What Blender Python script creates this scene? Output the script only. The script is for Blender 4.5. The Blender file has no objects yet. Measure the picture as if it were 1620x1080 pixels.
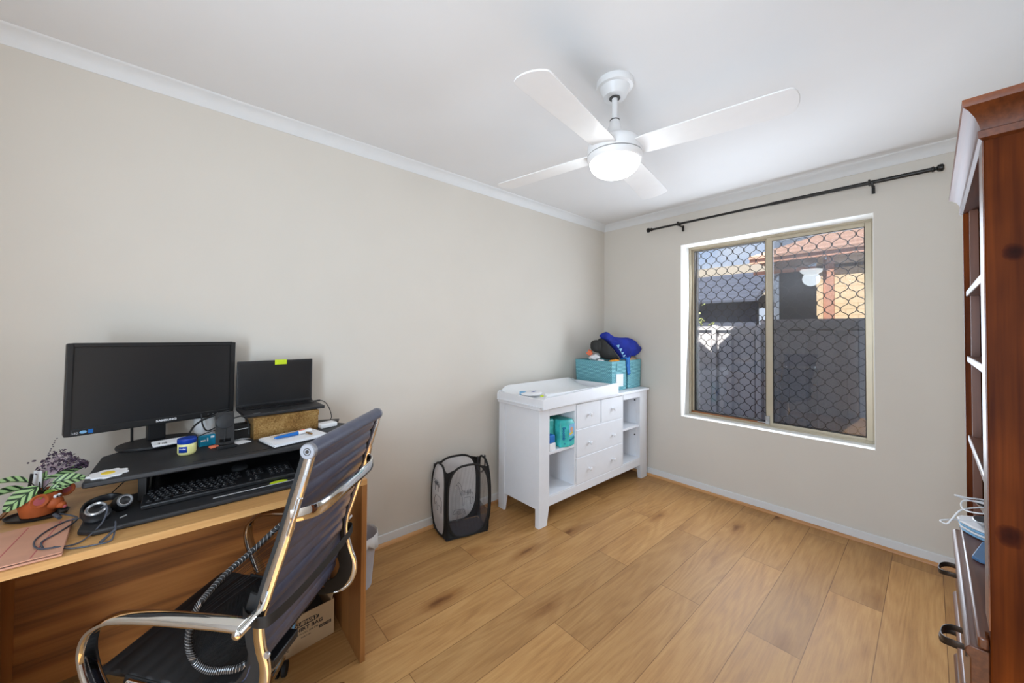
import bpy, bmesh, math, random
from mathutils import Vector, Matrix
random.seed(7)
PI = math.pi
SC = bpy.context.scene
COL = SC.collection
rad = math.radians

# ------------------------------------------------------------------ camera
def make_camera():
    yaw, pit, rol = rad(48.656), rad(1.0), rad(.409)
    c, s = math.cos, math.sin
    f = Vector((-s(yaw)*c(pit), c(yaw)*c(pit), s(pit)))
    rt = Vector((c(yaw), s(yaw), 0)); u = rt.cross(f)
    r2 = c(rol)*rt + s(rol)*u; u2 = -s(rol)*rt + c(rol)*u
    cam = bpy.data.cameras.new('camera'); ob = bpy.data.objects.new('camera', cam)
    COL.objects.link(ob)
    cam.sensor_width = 36; cam.lens = 582.15/1620*36
    cam.shift_y = -(540-513.9)/1620
    cam.clip_start = .02; cam.clip_end = 200
    M = Matrix(((r2.x, u2.x, -f.x, 0), (r2.y, u2.y, -f.y, 0), (r2.z, u2.z, -f.z, 1.35), (0, 0, 0, 1)))
    ob.matrix_world = M
    SC.camera = ob
make_camera()

# ------------------------------------------------------------------ materials
class NT:
    def __init__(s, name):
        s.m = bpy.data.materials.new(name); s.m.use_nodes = True
        s.t = s.m.node_tree; s.t.nodes.clear()
        s.out = s.t.nodes.new('ShaderNodeOutputMaterial')
        s.b = s.t.nodes.new('ShaderNodeBsdfPrincipled')
        s.t.links.new(s.b.outputs[0], s.out.inputs[0])
    def n(s, typ, **kw):
        nd = s.t.nodes.new(typ)
        for k, v in kw.items():
            if k.startswith('i_'):
                key = k[2:]
                key = int(key) if key.isdigit() else key.replace('_', ' ')
                nd.inputs[key].default_value = v
            else: setattr(nd, k, v)
        return nd
    def l(s, a, b): s.t.links.new(a, b)
    def math(s, op, a, b=None, c=None):
        nd = s.t.nodes.new('ShaderNodeMath'); nd.operation = op
        for i, v in enumerate((a, b, c)):
            if v is None: continue
            if isinstance(v, (int, float)): nd.inputs[i].default_value = v
            else: s.l(v, nd.inputs[i])
        return nd.outputs[0]
    def mix(s, fac, a, b, bt='MIX'):
        nd = s.t.nodes.new('ShaderNodeMix'); nd.data_type = 'RGBA'; nd.blend_type = bt
        for i, v in ((0, fac), (6, a), (7, b)):
            if isinstance(v, (int, float)): nd.inputs[i].default_value = v
            elif isinstance(v, tuple): nd.inputs[i].default_value = v if len(v) == 4 else v+(1,)
            else: s.l(v, nd.inputs[i])
        return nd.outputs[2]
    def ramp(s, x, stops):
        nd = s.t.nodes.new('ShaderNodeValToRGB'); e = nd.color_ramp.elements
        while len(e) > 1: e.remove(e[-1])
        e[0].position = stops[0][0]; e[0].color = tuple(stops[0][1])+(1,)
        for p, c in stops[1:]:
            q = e.new(p); q.color = tuple(c)+(1,)
        s.l(x, nd.inputs[0]); return nd.outputs[0]
    def bump(s, h, st, dist=.002):
        nd = s.t.nodes.new('ShaderNodeBump'); nd.inputs['Strength'].default_value = st
        nd.inputs['Distance'].default_value = dist
        s.l(h, nd.inputs['Height']); s.l(nd.outputs[0], s.b.inputs['Normal'])
    def coord(s, kind='Object', scale=(1, 1, 1), loc=(0, 0, 0)):
        tc = s.t.nodes.new('ShaderNodeTexCoord'); mp = s.t.nodes.new('ShaderNodeMapping')
        mp.inputs['Scale'].default_value = scale; mp.inputs['Location'].default_value = loc
        s.l(tc.outputs[kind], mp.inputs[0]); return mp.outputs[0]
    def noise(s, v, scale, detail=3, rough=.5):
        nd = s.n('ShaderNodeTexNoise'); nd.inputs['Scale'].default_value = scale
        nd.inputs['Detail'].default_value = detail; nd.inputs['Roughness'].default_value = rough
        s.l(v, nd.inputs['Vector']); return nd.outputs[0]

def srgb(r, g, b):
    f = lambda c: (c/255/12.92) if c/255 <= .04045 else ((c/255+.055)/1.055)**2.4
    return (f(r), f(g), f(b))

def mat(name, rgb, rough=.5, metal=0., var=.06, vscale=20, bump=0., bscale=300, coat=0., spec=.5, alpha=None, trans=0., emit=None, es=0., sheen=0.):
    N = NT(name); c = srgb(*rgb); b = N.b
    v = N.coord()
    nz = N.noise(v, vscale)
    dark = tuple(x*(1-var) for x in c); lite = tuple(min(1, x*(1+var)) for x in c)
    col = N.ramp(nz, [(.3, dark), (.7, lite)])
    N.l(col, b.inputs['Base Color'])
    b.inputs['Roughness'].default_value = rough; b.inputs['Metallic'].default_value = metal
    b.inputs['Coat Weight'].default_value = coat; b.inputs['Specular IOR Level'].default_value = spec
    if sheen: b.inputs['Sheen Weight'].default_value = sheen
    if alpha is not None: b.inputs['Alpha'].default_value = alpha
    if trans: b.inputs['Transmission Weight'].default_value = trans
    if emit: b.inputs['Emission Color'].default_value = srgb(*emit)+(1,); b.inputs['Emission Strength'].default_value = es
    if bump: N.bump(N.noise(v, bscale, 2), bump, .001)
    return N.m

def wood(name, base, dark, lite, axis=1, ring=30., fine=90., knots=0., rough=.45, stretch=.12, blotch=.0, coat=0., lowscale=4., grain=.5, spec=.5, spots=()):
    """plain sawn timber: stretched noise rings along one axis"""
    N = NT(name); b = N.b
    sc = [1, 1, 1]; sc[axis] = stretch
    v = N.coord(scale=tuple(sc))
    n1 = N.noise(v, lowscale, 2, .45)
    r = N.math('MULTIPLY', n1, ring); r = N.math('SINE', r); r = N.math('MULTIPLY_ADD', r, .5, .5)
    sc2 = [1, 1, 1]; sc2[axis] = .03
    v2 = N.coord(scale=tuple(sc2)); n2 = N.noise(v2, fine, 3, .6)
    g = N.math('MULTIPLY_ADD', r, grain, N.math('MULTIPLY', n2, 1-grain))
    col = N.ramp(g, [(.2, srgb(*dark)), (.5, srgb(*base)), (.85, srgb(*lite))])
    if blotch:
        v3 = N.coord(scale=tuple([1 if i != axis else .5 for i in range(3)]))
        nb = N.noise(v3, 5, 3, .6)
        col = N.mix(blotch, col, N.ramp(nb, [(.3, (.25, .2, .16)), (.65, (1, 1, 1))]), 'MULTIPLY')
    if knots:
        sk = [1, 1, 1]; sk[axis] = .7
        vk = N.coord(scale=tuple(sk)); vo = N.n('ShaderNodeTexVoronoi'); vo.inputs['Scale'].default_value = knots
        N.l(vk, vo.inputs['Vector'])
        km = N.ramp(vo.outputs['Distance'], [(0, (.12, .08, .06)), (.06, (.3, .22, .18)), (.13, (1, 1, 1))])
        col = N.mix(1., col, km, 'MULTIPLY')
    for kx, kz, kr in spots:
        tc = N.n('ShaderNodeTexCoord'); sp = N.n('ShaderNodeSeparateXYZ'); N.l(tc.outputs['Object'], sp.inputs[0])
        dx = N.math('SUBTRACT', sp.outputs[0], kx); dz = N.math('MULTIPLY', N.math('SUBTRACT', sp.outputs[2], kz), .8)
        dd = N.math('SQRT', N.math('ADD', N.math('MULTIPLY', dx, dx), N.math('MULTIPLY', dz, dz)))
        dd = N.math('ADD', N.math('DIVIDE', dd, kr), N.math('MULTIPLY', N.math('SUBTRACT', N.noise(N.coord(), 60, 2), .5), .5))
        km = N.ramp(dd, [(0, (.2, .13, .1)), (.55, (.34, .24, .2)), (.95, (.8, .74, .7)), (1., (1, 1, 1))])
        col = N.mix(1., col, km, 'MULTIPLY')
    N.l(col, b.inputs['Base Color'])
    b.inputs['Roughness'].default_value = rough; b.inputs['Coat Weight'].default_value = coat
    b.inputs['Coat Roughness'].default_value = .25; b.inputs['Specular IOR Level'].default_value = spec
    N.bump(g, .15, .001)
    return N.m

def floor_mat():
    N = NT('oak_plank_floor'); b = N.b
    tc = N.n('ShaderNodeTexCoord'); sp = N.n('ShaderNodeSeparateXYZ'); N.l(tc.outputs['Object'], sp.inputs[0])
    X, Y = sp.outputs[0], sp.outputs[1]
    W, L = .2005, 1.25
    u = N.math('DIVIDE', N.math('SUBTRACT', X, .037-20*W), W)
    row = N.math('FLOOR', u); fu = N.math('FRACT', u)
    par = N.math('MODULO', row, 2.)
    # even/odd rows are half a board apart
    v = N.math('DIVIDE', N.math('ADD', N.math('SUBTRACT', Y, 1.302-20*L), N.math('MULTIPLY', par, L/2)), L)
    colm = N.math('FLOOR', v); fv = N.math('FRACT', v)
    cid = N.n('ShaderNodeCombineXYZ'); N.l(row, cid.inputs[0]); N.l(colm, cid.inputs[1])
    wn = N.n('ShaderNodeTexWhiteNoise'); wn.noise_dimensions = '2D'; N.l(cid.outputs[0], wn.inputs['Vector'])
    wsp = N.n('ShaderNodeSeparateColor'); N.l(wn.outputs['Color'], wsp.inputs[0])
    # shifted coordinates so that every board has its own figure
    sh = N.n('ShaderNodeCombineXYZ')
    N.l(N.math('MULTIPLY_ADD', wsp.outputs[0], 37., X), sh.inputs[0])
    N.l(N.math('MULTIPLY_ADD', wsp.outputs[1], 53., Y), sh.inputs[1])
    def mp(sx, sy):
        m = N.n('ShaderNodeMapping'); m.inputs['Scale'].default_value = (sx, sy, 1); N.l(sh.outputs[0], m.inputs[0]); return m.outputs[0]
    n1 = N.noise(mp(4.2, .42), 1.5, 2, .4)
    r = N.math('MULTIPLY_ADD', N.math('SINE', N.math('MULTIPLY', n1, 95.)), .5, .5)
    n2 = N.noise(mp(130, 5.5), 1., 4, .7)
    n3 = N.noise(mp(9, 1.6), 1., 5, .62)
    g = N.math('ADD', N.math('MULTIPLY', r, .09), N.math('ADD', N.math('MULTIPLY', n2, .42), N.math('MULTIPLY', n3, .49)))
    col = N.ramp(g, [(.20, srgb(134, 92, 52)), (.46, srgb(174, 129, 77)), (.80, srgb(204, 162, 106))])
    tone = N.ramp(wsp.outputs[2], [(0., (.84, .82, .80)), (.5, (.96, .95, .94)), (1., (1.1, 1.08, 1.05))])
    col = N.mix(1., col, tone, 'MULTIPLY')
    vo = N.n('ShaderNodeTexVoronoi'); vo.inputs['Scale'].default_value = 1.
    N.l(mp(5.0, 1.7), vo.inputs['Vector'])
    vsep = N.n('ShaderNodeSeparateColor'); N.l(vo.outputs['Color'], vsep.inputs[0])
    kk = N.math('ADD', vo.outputs['Distance'], N.math('MULTIPLY', N.math('GREATER_THAN', vsep.outputs[0], .6), 5.))
    kk = N.math('ADD', kk, N.math('MULTIPLY', N.math('SUBTRACT', N.noise(mp(30, 12), 1., 2), .5), .14))
    km = N.ramp(kk, [(0, (.22, .14, .10)), (.05, (.40, .29, .21)), (.13, (.78, .70, .62)), (.28, (1, 1, 1))])
    col = N.mix(1., col, km, 'MULTIPLY')
    # fine seams
    e1 = N.math('MINIMUM', fu, N.math('SUBTRACT', 1., fu)); e1 = N.math('MULTIPLY', e1, W)
    e2 = N.math('MINIMUM', fv, N.math('SUBTRACT', 1., fv)); e2 = N.math('MULTIPLY', e2, L)
    e = N.math('MINIMUM', e1, e2)
    seam = N.ramp(N.math('MULTIPLY', e, 100.), [(.0, (.42, .36, .3)), (.12, (.6, .54, .48)), (.2, (1, 1, 1))])
    col = N.mix(1., col, seam, 'MULTIPLY')
    N.l(col, b.inputs['Base Color'])
    b.inputs['Roughness'].default_value = .36
    rr = N.math('MULTIPLY_ADD', g, .25, .36); b.inputs['Specular IOR Level'].default_value = .35; N.l(rr, b.inputs['Roughness'])
    N.bump(N.math('ADD', g, N.math('MULTIPLY', N.math('LESS_THAN', e, .0012), -1.)), .12, .001)
    return N.m

def basket_mat():
    N = NT('woven_teal'); b = N.b
    v = N.coord(scale=(1, 1, 1))
    w = N.n('ShaderNodeTexWave'); w.bands_direction = 'Z'; w.inputs['Scale'].default_value = 28; w.inputs['Distortion'].default_value = .8
    w.inputs['Detail'].default_value = 2; w.inputs['Detail Scale'].default_value = 6
    N.l(v, w.inputs['Vector'])
    w2 = N.n('ShaderNodeTexWave'); w2.bands_direction = 'DIAGONAL'; w2.inputs['Scale'].default_value = 30; w2.inputs['Distortion'].default_value = 2
    N.l(v, w2.inputs['Vector'])
    h = N.math('MULTIPLY', w.outputs[1], N.math('MULTIPLY_ADD', w2.outputs[1], .5, .5))
    col = N.ramp(h, [(.05, srgb(66, 128, 140)), (.45, srgb(112, 176, 186)), (.95, srgb(160, 214, 220))])
    N.l(col, b.inputs['Base Color']); b.inputs['Roughness'].default_value = .75
    N.bump(h, .5, .003)
    return N.m

def leather(name, rgb, rough=.42):
    return mat(name, rgb, rough=rough, var=.1, vscale=60, bump=.25, bscale=700, coat=.05)

def glass_mat(name, tint, op, rough=0.0):
    """thin pane: mostly clear, a little tinted, mirror reflection by angle"""
    N = NT(name); t = N.t
    t.nodes.remove(N.b)
    tr = N.n('ShaderNodeBsdfTransparent'); tr.inputs[0].default_value = tint+(1,)
    gl = N.n('ShaderNodeBsdfGlossy'); gl.inputs['Roughness'].default_value = rough
    fr = N.n('ShaderNodeFresnel'); fr.inputs[0].default_value = 1.5
    nz = N.noise(N.coord(), 2., 2)
    fac = N.math('ADD', N.math('MULTIPLY', fr.outputs[0], 1.0), N.math('MULTIPLY', nz, op))
    mx = N.n('ShaderNodeMixShader'); N.l(fac, mx.inputs[0]); N.l(tr.outputs[0], mx.inputs[1]); N.l(gl.outputs[0], mx.inputs[2])
    N.l(mx.outputs[0], N.out.inputs[0]); return N.m

def mesh_fabric(name, rgb, alpha, scale=160., lo=.0):
    N = NT(name); b = N.b
    b.inputs['Base Color'].default_value = srgb(*rgb)+(1,); b.inputs['Roughness'].default_value = .6
    v = N.coord()
    vo = N.n('ShaderNodeTexVoronoi'); vo.inputs['Scale'].default_value = scale; vo.inputs['Randomness'].default_value = 0.15
    N.l(v, vo.inputs['Vector'])
    a = N.math('MULTIPLY_ADD', N.math('GREATER_THAN', vo.outputs['Distance'], .42), 1-lo, lo)
    a = N.math('MULTIPLY', a, alpha*2); a = N.math('MINIMUM', a, 1.)
    N.l(a, b.inputs['Alpha'])
    return N.m

M = {}
def setup_materials():
    M['wall'] = mat('wall_paint', (214, 208, 198), .85, var=.012, vscale=3, bump=.05, bscale=900)
    M['ceil'] = mat('ceiling_paint', (226, 226, 226), .9, var=.01, vscale=3)
    M['trim'] = mat('white_trim', (222, 223, 223), .5, var=.01)
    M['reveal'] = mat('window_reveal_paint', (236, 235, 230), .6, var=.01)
    M['floor'] = floor_mat()
    M['quad'] = wood('oak_beading', (196, 142, 88), (165, 112, 64), (215, 165, 110), axis=1, ring=12)
    M['quadx'] = wood('oak_beading_x', (196, 142, 88), (165, 112, 64), (215, 165, 110), axis=0, ring=12)
    M['alu'] = mat('bronze_aluminium', (182, 170, 148), .42, metal=.35, var=.05, vscale=8)
    M['alud'] = mat('dark_gasket', (58, 52, 46), .6)
    M['track'] = mat('timber_track', (140, 84, 38), .5, var=.2)
    M['grille'] = mat('grille_black', (26, 26, 28), .45, var=.1)
    M['glass'] = glass_mat('window_glass', (.97, .98, .99), .02)
    M['screen'] = mat('flyscreen', (96, 96, 98), .7, alpha=.36)
    M['fanw'] = mat('fan_white', (232, 232, 232), .38, var=.01)
    M['fang'] = mat('fan_groove', (70, 70, 70), .5)
    M['lamp'] = mat('lit_globe', (255, 255, 255), .4, emit=(246, 252, 255), es=LAMP)
    M['rod'] = mat('curtain_rod_black', (38, 36, 33), .35, metal=.4)
    M['pine'] = wood('stained_pine', (116, 56, 16), (72, 30, 8), (142, 76, 24), axis=2, ring=9, fine=60, knots=0., rough=.5, blotch=.8, stretch=.16, coat=.0, lowscale=3., grain=.35, spec=.06, spots=((-.147, 1.518, .015), (-.157, .944, .019), (-.05, 1.25, .02), (.06, .7, .018)))
    M['pine_d'] = wood('stained_pine_inside', (92, 48, 24), (52, 24, 10), (118, 66, 34), axis=2, ring=16, rough=.42, blotch=.4)
    M['pine_y'] = wood('stained_pine_rails', (118, 66, 34), (76, 38, 18), (150, 92, 50), axis=1, ring=10, rough=.38, blotch=.3, coat=.35)
    M['pine_c'] = wood('stained_pine_cornice', (118, 62, 28), (80, 38, 14), (146, 84, 42), axis=1, ring=10, rough=.5, blotch=.3, coat=.12, spec=.3)
    M['iron'] = mat('wrought_iron', (52, 44, 38), .42, metal=.6, bump=.3, bscale=200)
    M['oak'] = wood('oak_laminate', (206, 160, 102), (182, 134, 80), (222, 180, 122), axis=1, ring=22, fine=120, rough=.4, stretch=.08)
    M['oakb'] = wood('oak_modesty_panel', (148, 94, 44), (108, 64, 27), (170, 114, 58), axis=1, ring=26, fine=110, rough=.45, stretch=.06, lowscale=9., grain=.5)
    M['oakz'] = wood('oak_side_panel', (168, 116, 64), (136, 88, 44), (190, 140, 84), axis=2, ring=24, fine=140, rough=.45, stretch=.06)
    M['black'] = mat('black_plastic', (26, 26, 28), .45, var=.1, bump=.05)
    M['blackm'] = mat('black_matt_board', (34, 34, 36), .55, var=.15, bump=.1)
    M['bezel'] = mat('monitor_bezel', (30, 30, 31), .4)
    M['scr'] = mat('dark_screen', (34, 34, 35), .28, var=.03, spec=.6)
    M['key'] = mat('key_black', (22, 22, 24), .3)
    M['keyl'] = key_mat()
    M['chrome'] = mat('chrome', (225, 224, 222), .07, metal=1., var=.01)
    M['silver'] = mat('silver_plastic', (175, 176, 178), .3, metal=.7)
    M['leather'] = leather('black_leather', (72, 77, 98), .33)
    M['capg'] = mat('satin_cap', (138, 138, 143), .4, metal=.3)
    M['leather_s'] = leather('black_seat_leather', (13, 13, 14), .6)
    M['rubber'] = mat('black_rubber', (20, 20, 20), .7)
    M['gold'] = gold_mat()
    M['white'] = mat('white_furniture', (226, 228, 232), .42, var=.01)
    M['whitep'] = mat('white_plastic', (234, 235, 236), .4, var=.01)
    M['paper'] = mat('paper_white', (232, 232, 234), .7, var=.02)
    M['barcode'] = barcode_mat()
    M['teal'] = basket_mat()
    M['blue'] = mat('royal_blue_cloth', (6, 34, 140), .8, var=.25, vscale=14, bump=.3, bscale=400)
    M['blueg'] = mat('blue_grey_cover', (74, 112, 150), .5)
    M['blueb'] = mat('bright_blue_cloth', (12, 104, 184), .6, var=.15)
    M['blackc'] = mat('charcoal_cloth', (44, 44, 42), .85, var=.2, bump=.5, bscale=300)
    M['orange'] = mat('orange_cloth', (232, 152, 44), .8, var=.2, bump=.4)
    M['ltblue'] = mat('pale_blue', (128, 178, 214), .6)
    M['terra'] = mat('terracotta', (188, 92, 42), .62, var=.12, bump=.15, bscale=500)
    M['pinkear'] = mat('pink_ear', (186, 92, 96), .6)
    M['soil'] = mat('soil', (40, 30, 24), .95, var=.4, vscale=120, bump=.8)
    M['leaf'] = leaf_mat()
    M['leafg'] = mat('green_leaf', (112, 150, 44), .5, var=.2)
    M['stem'] = mat('plant_stem', (58, 62, 40), .6, var=.2)
    M['mauve'] = mat('mauve_stem', (176, 154, 164), .7, var=.2)
    M['purple'] = mat('purple_sprig', (64, 46, 66), .65, var=.3, vscale=90)
    M['pinkf'] = mat('rose_folio', (206, 152, 126), .5, var=.06, bump=.1)
    M['cable'] = mat('grey_cable', (70, 74, 84), .5)
    M['cableb'] = mat('black_cable', (24, 24, 26), .5)
    M['card'] = mat('cardboard', (188, 160, 124), .8, var=.06, vscale=12)
    M['ink'] = mat('printed_ink', (42, 36, 34), .7)
    M['lime'] = mat('lime_note', (200, 222, 28), .6)
    M['yellowc'] = mat('cream_jelly', (226, 222, 150), .35, coat=.3)
    M['bluelid'] = mat('blue_lid', (16, 58, 156), .35)
    M['cyan'] = mat('cyan_card', (10, 140, 178), .45, var=.15)
    M['coral'] = mat('coral_eraser', (236, 122, 84), .6)
    M['yel'] = mat('daisy_yellow', (228, 196, 60), .7)
    M['turq'] = mat('turquoise_pack', (66, 186, 182), .35, var=.25, vscale=18)
    M['binp'] = mat('grey_bin', (172, 172, 178), .45)
    M['liner'] = mat('bin_liner', (226, 228, 228), .35, alpha=.75)
    M['hmesh'] = mat('hamper_white_mesh', (232, 232, 236), .8, alpha=.62)
    M['hmeshd'] = mesh_fabric('hamper_dark_mesh', (60, 60, 66), .42, 170., .25)
    M['hclear'] = mesh_fabric('hamper_sheer_mesh', (205, 200, 200), .20, 170., .6)
    M['hfront'] = hamper_front()
    M['print'] = mat('grey_animal_print', (92, 92, 96), .8, alpha=.8)
    M['lmesh'] = mesh_fabric('lumbar_mesh', (20, 20, 20), .42, 260., .3)
    M['fence'] = mat('steel_fence', (184, 182, 186), .6, var=.05, vscale=4)
    M['brick'] = brick_mat()
    M['rooft'] = roof_mat()
    M['fasc'] = mat('fascia_paint', (206, 152, 128), .6, var=.05)
    M['ldark'] = roof_mat('shaded_grey', (62, 68, 84), (50, 56, 70))  # grey darkened so the building looks shaded under the sun
    M['shrub'] = mat('shrub_leaf', (156, 168, 96), .6, var=.3, vscale=40)
    M['pave'] = mat('grey_paving', (140, 138, 134), .9, var=.15, vscale=3)
    M['rend'] = mat('exterior_render', (150, 144, 134), .9, var=.05)

def key_mat():
    N = NT('key_with_legend'); b = N.b
    tc = N.n('ShaderNodeTexCoord'); sp = N.n('ShaderNodeSeparateXYZ'); N.l(tc.outputs['Object'], sp.inputs[0])
    dx = N.math('ABSOLUTE', N.math('SUBTRACT', sp.outputs[0], .0062)); dy = N.math('ABSOLUTE', N.math('SUBTRACT', sp.outputs[1], .0095))
    f = N.math('MULTIPLY', N.math('LESS_THAN', dx, .0016), N.math('LESS_THAN', dy, .0021))
    f = N.math('MULTIPLY', f, N.math('GREATER_THAN', N.noise(N.coord(), 900, 1), .42))
    N.l(N.mix(f, srgb(26, 26, 28), srgb(215, 215, 215)), b.inputs['Base Color']); b.inputs['Roughness'].default_value = .28
    return N.m

def gold_mat():
    N = NT('embossed_gold_board'); b = N.b
    v = N.coord(scale=(1, 1, 1))
    nz = N.noise(v, 160, 4, .7); n2 = N.noise(v, 14, 2)
    col = N.ramp(N.math('MULTIPLY_ADD', n2, .4, N.math('MULTIPLY', nz, .6)), [(.35, srgb(104, 70, 34)), (.5, srgb(158, 120, 66)), (.65, srgb(198, 162, 104))])
    N.l(col, b.inputs['Base Color']); b.inputs['Metallic'].default_value = .55; b.inputs['Roughness'].default_value = .4
    N.bump(nz, .6, .002); return N.m

def hamper_front():
    N = NT('hamper_dark_net'); b = N.b
    b.inputs['Base Color'].default_value = srgb(70, 70, 78)+(1,); b.inputs['Roughness'].default_value = .6
    tc = N.n('ShaderNodeTexCoord'); sp = N.n('ShaderNodeSeparateXYZ'); N.l(tc.outputs['Object'], sp.inputs[0])
    f = N.math('LESS_THAN', sp.outputs[2], .13)
    vo = N.n('ShaderNodeTexVoronoi'); vo.inputs['Scale'].default_value = 170; vo.inputs['Randomness'].default_value = .1
    N.l(tc.outputs['Object'], vo.inputs['Vector'])
    h = N.math('MULTIPLY', N.math('GREATER_THAN', vo.outputs['Distance'], .45), .16)
    N.l(N.math('ADD', N.math('MULTIPLY_ADD', f, .42, .05), h), b.inputs['Alpha'])
    return N.m

def barcode_mat():
    N = NT('barcode_print'); b = N.b
    v = N.coord(scale=(1, 1, 1)); w = N.noise(N.coord(scale=(.01, 1, .01)), 900, 0)
    col = N.ramp(w, [(.49, (.02, .02, .02)), (.51, (.85, .85, .85))])
    N.l(col, b.inputs['Base Color']); return N.m

def leaf_mat():
    """calathea: dark feather stripes either side of the midrib, local x along leaf"""
    N = NT('calathea_leaf'); b = N.b
    tc = N.n('ShaderNodeTexCoord'); sp = N.n('ShaderNodeSeparateXYZ'); N.l(tc.outputs['Object'], sp.inputs[0])
    ay = N.math('ABSOLUTE', sp.outputs[1])
    ph = N.math('SUBTRACT', N.math('MULTIPLY', sp.outputs[0], 115.), N.math('MULTIPLY', ay, 120.))
    # unit leaf is .08 long: about seven stripes each side
    st = N.math('SINE', N.math('MULTIPLY', ph, 3.1))
    inner = N.math('LESS_THAN', ay, .0012)
    f = N.math('MAXIMUM', N.math('MULTIPLY_ADD', st, .5, .5), inner)
    col = N.ramp(f, [(.35, srgb(164, 194, 136)), (.66, srgb(126, 166, 96)), (.76, srgb(26, 50, 32))])
    N.l(col, b.inputs['Base Color']); b.inputs['Roughness'].default_value = .4
    return N.m

def brick_mat():
    N = NT('cream_brick'); b = N.b
    tc = N.n('ShaderNodeTexCoord'); sp = N.n('ShaderNodeSeparateXYZ'); N.l(tc.outputs['Object'], sp.inputs[0])
    cb = N.n('ShaderNodeCombineXYZ'); N.l(sp.outputs[0], cb.inputs[0]); N.l(sp.outputs[2], cb.inputs[1])
    br = N.n('ShaderNodeTexBrick'); N.l(cb.outputs[0], br.inputs['Vector'])
    br.inputs['Scale'].default_value = 1; br.inputs['Brick Width'].default_value = .3; br.inputs['Row Height'].default_value = .095
    br.inputs['Mortar Size'].default_value = .006
    br.inputs['Color1'].default_value = srgb(238, 212, 172)+(1,); br.inputs['Color2'].default_value = srgb(244, 220, 182)+(1,)
    br.inputs['Mortar'].default_value = srgb(212, 184, 146)+(1,)
    N.l(br.outputs[0], b.inputs['Base Color']); b.inputs['Roughness'].default_value = .85
    return N.m

def roof_mat(name='tile_roof', c1=(186, 150, 132), c2=(160, 124, 108)):
    N = NT(name); b = N.b
    v = N.coord()
    w = N.n('ShaderNodeTexWave'); w.bands_direction = 'Y'; w.inputs['Scale'].default_value = 1.2; w.inputs['Distortion'].default_value = 1.5
    N.l(v, w.inputs['Vector']); nz = N.noise(v, 6, 4)
    col = N.ramp(N.math('MULTIPLY_ADD', w.outputs[1], .35, N.math('MULTIPLY', nz, .65)), [(.3, srgb(*c2)), (.6, srgb(*c1))])
    N.l(col, b.inputs['Base Color']); b.inputs['Roughness'].default_value = .85
    return N.m

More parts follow.
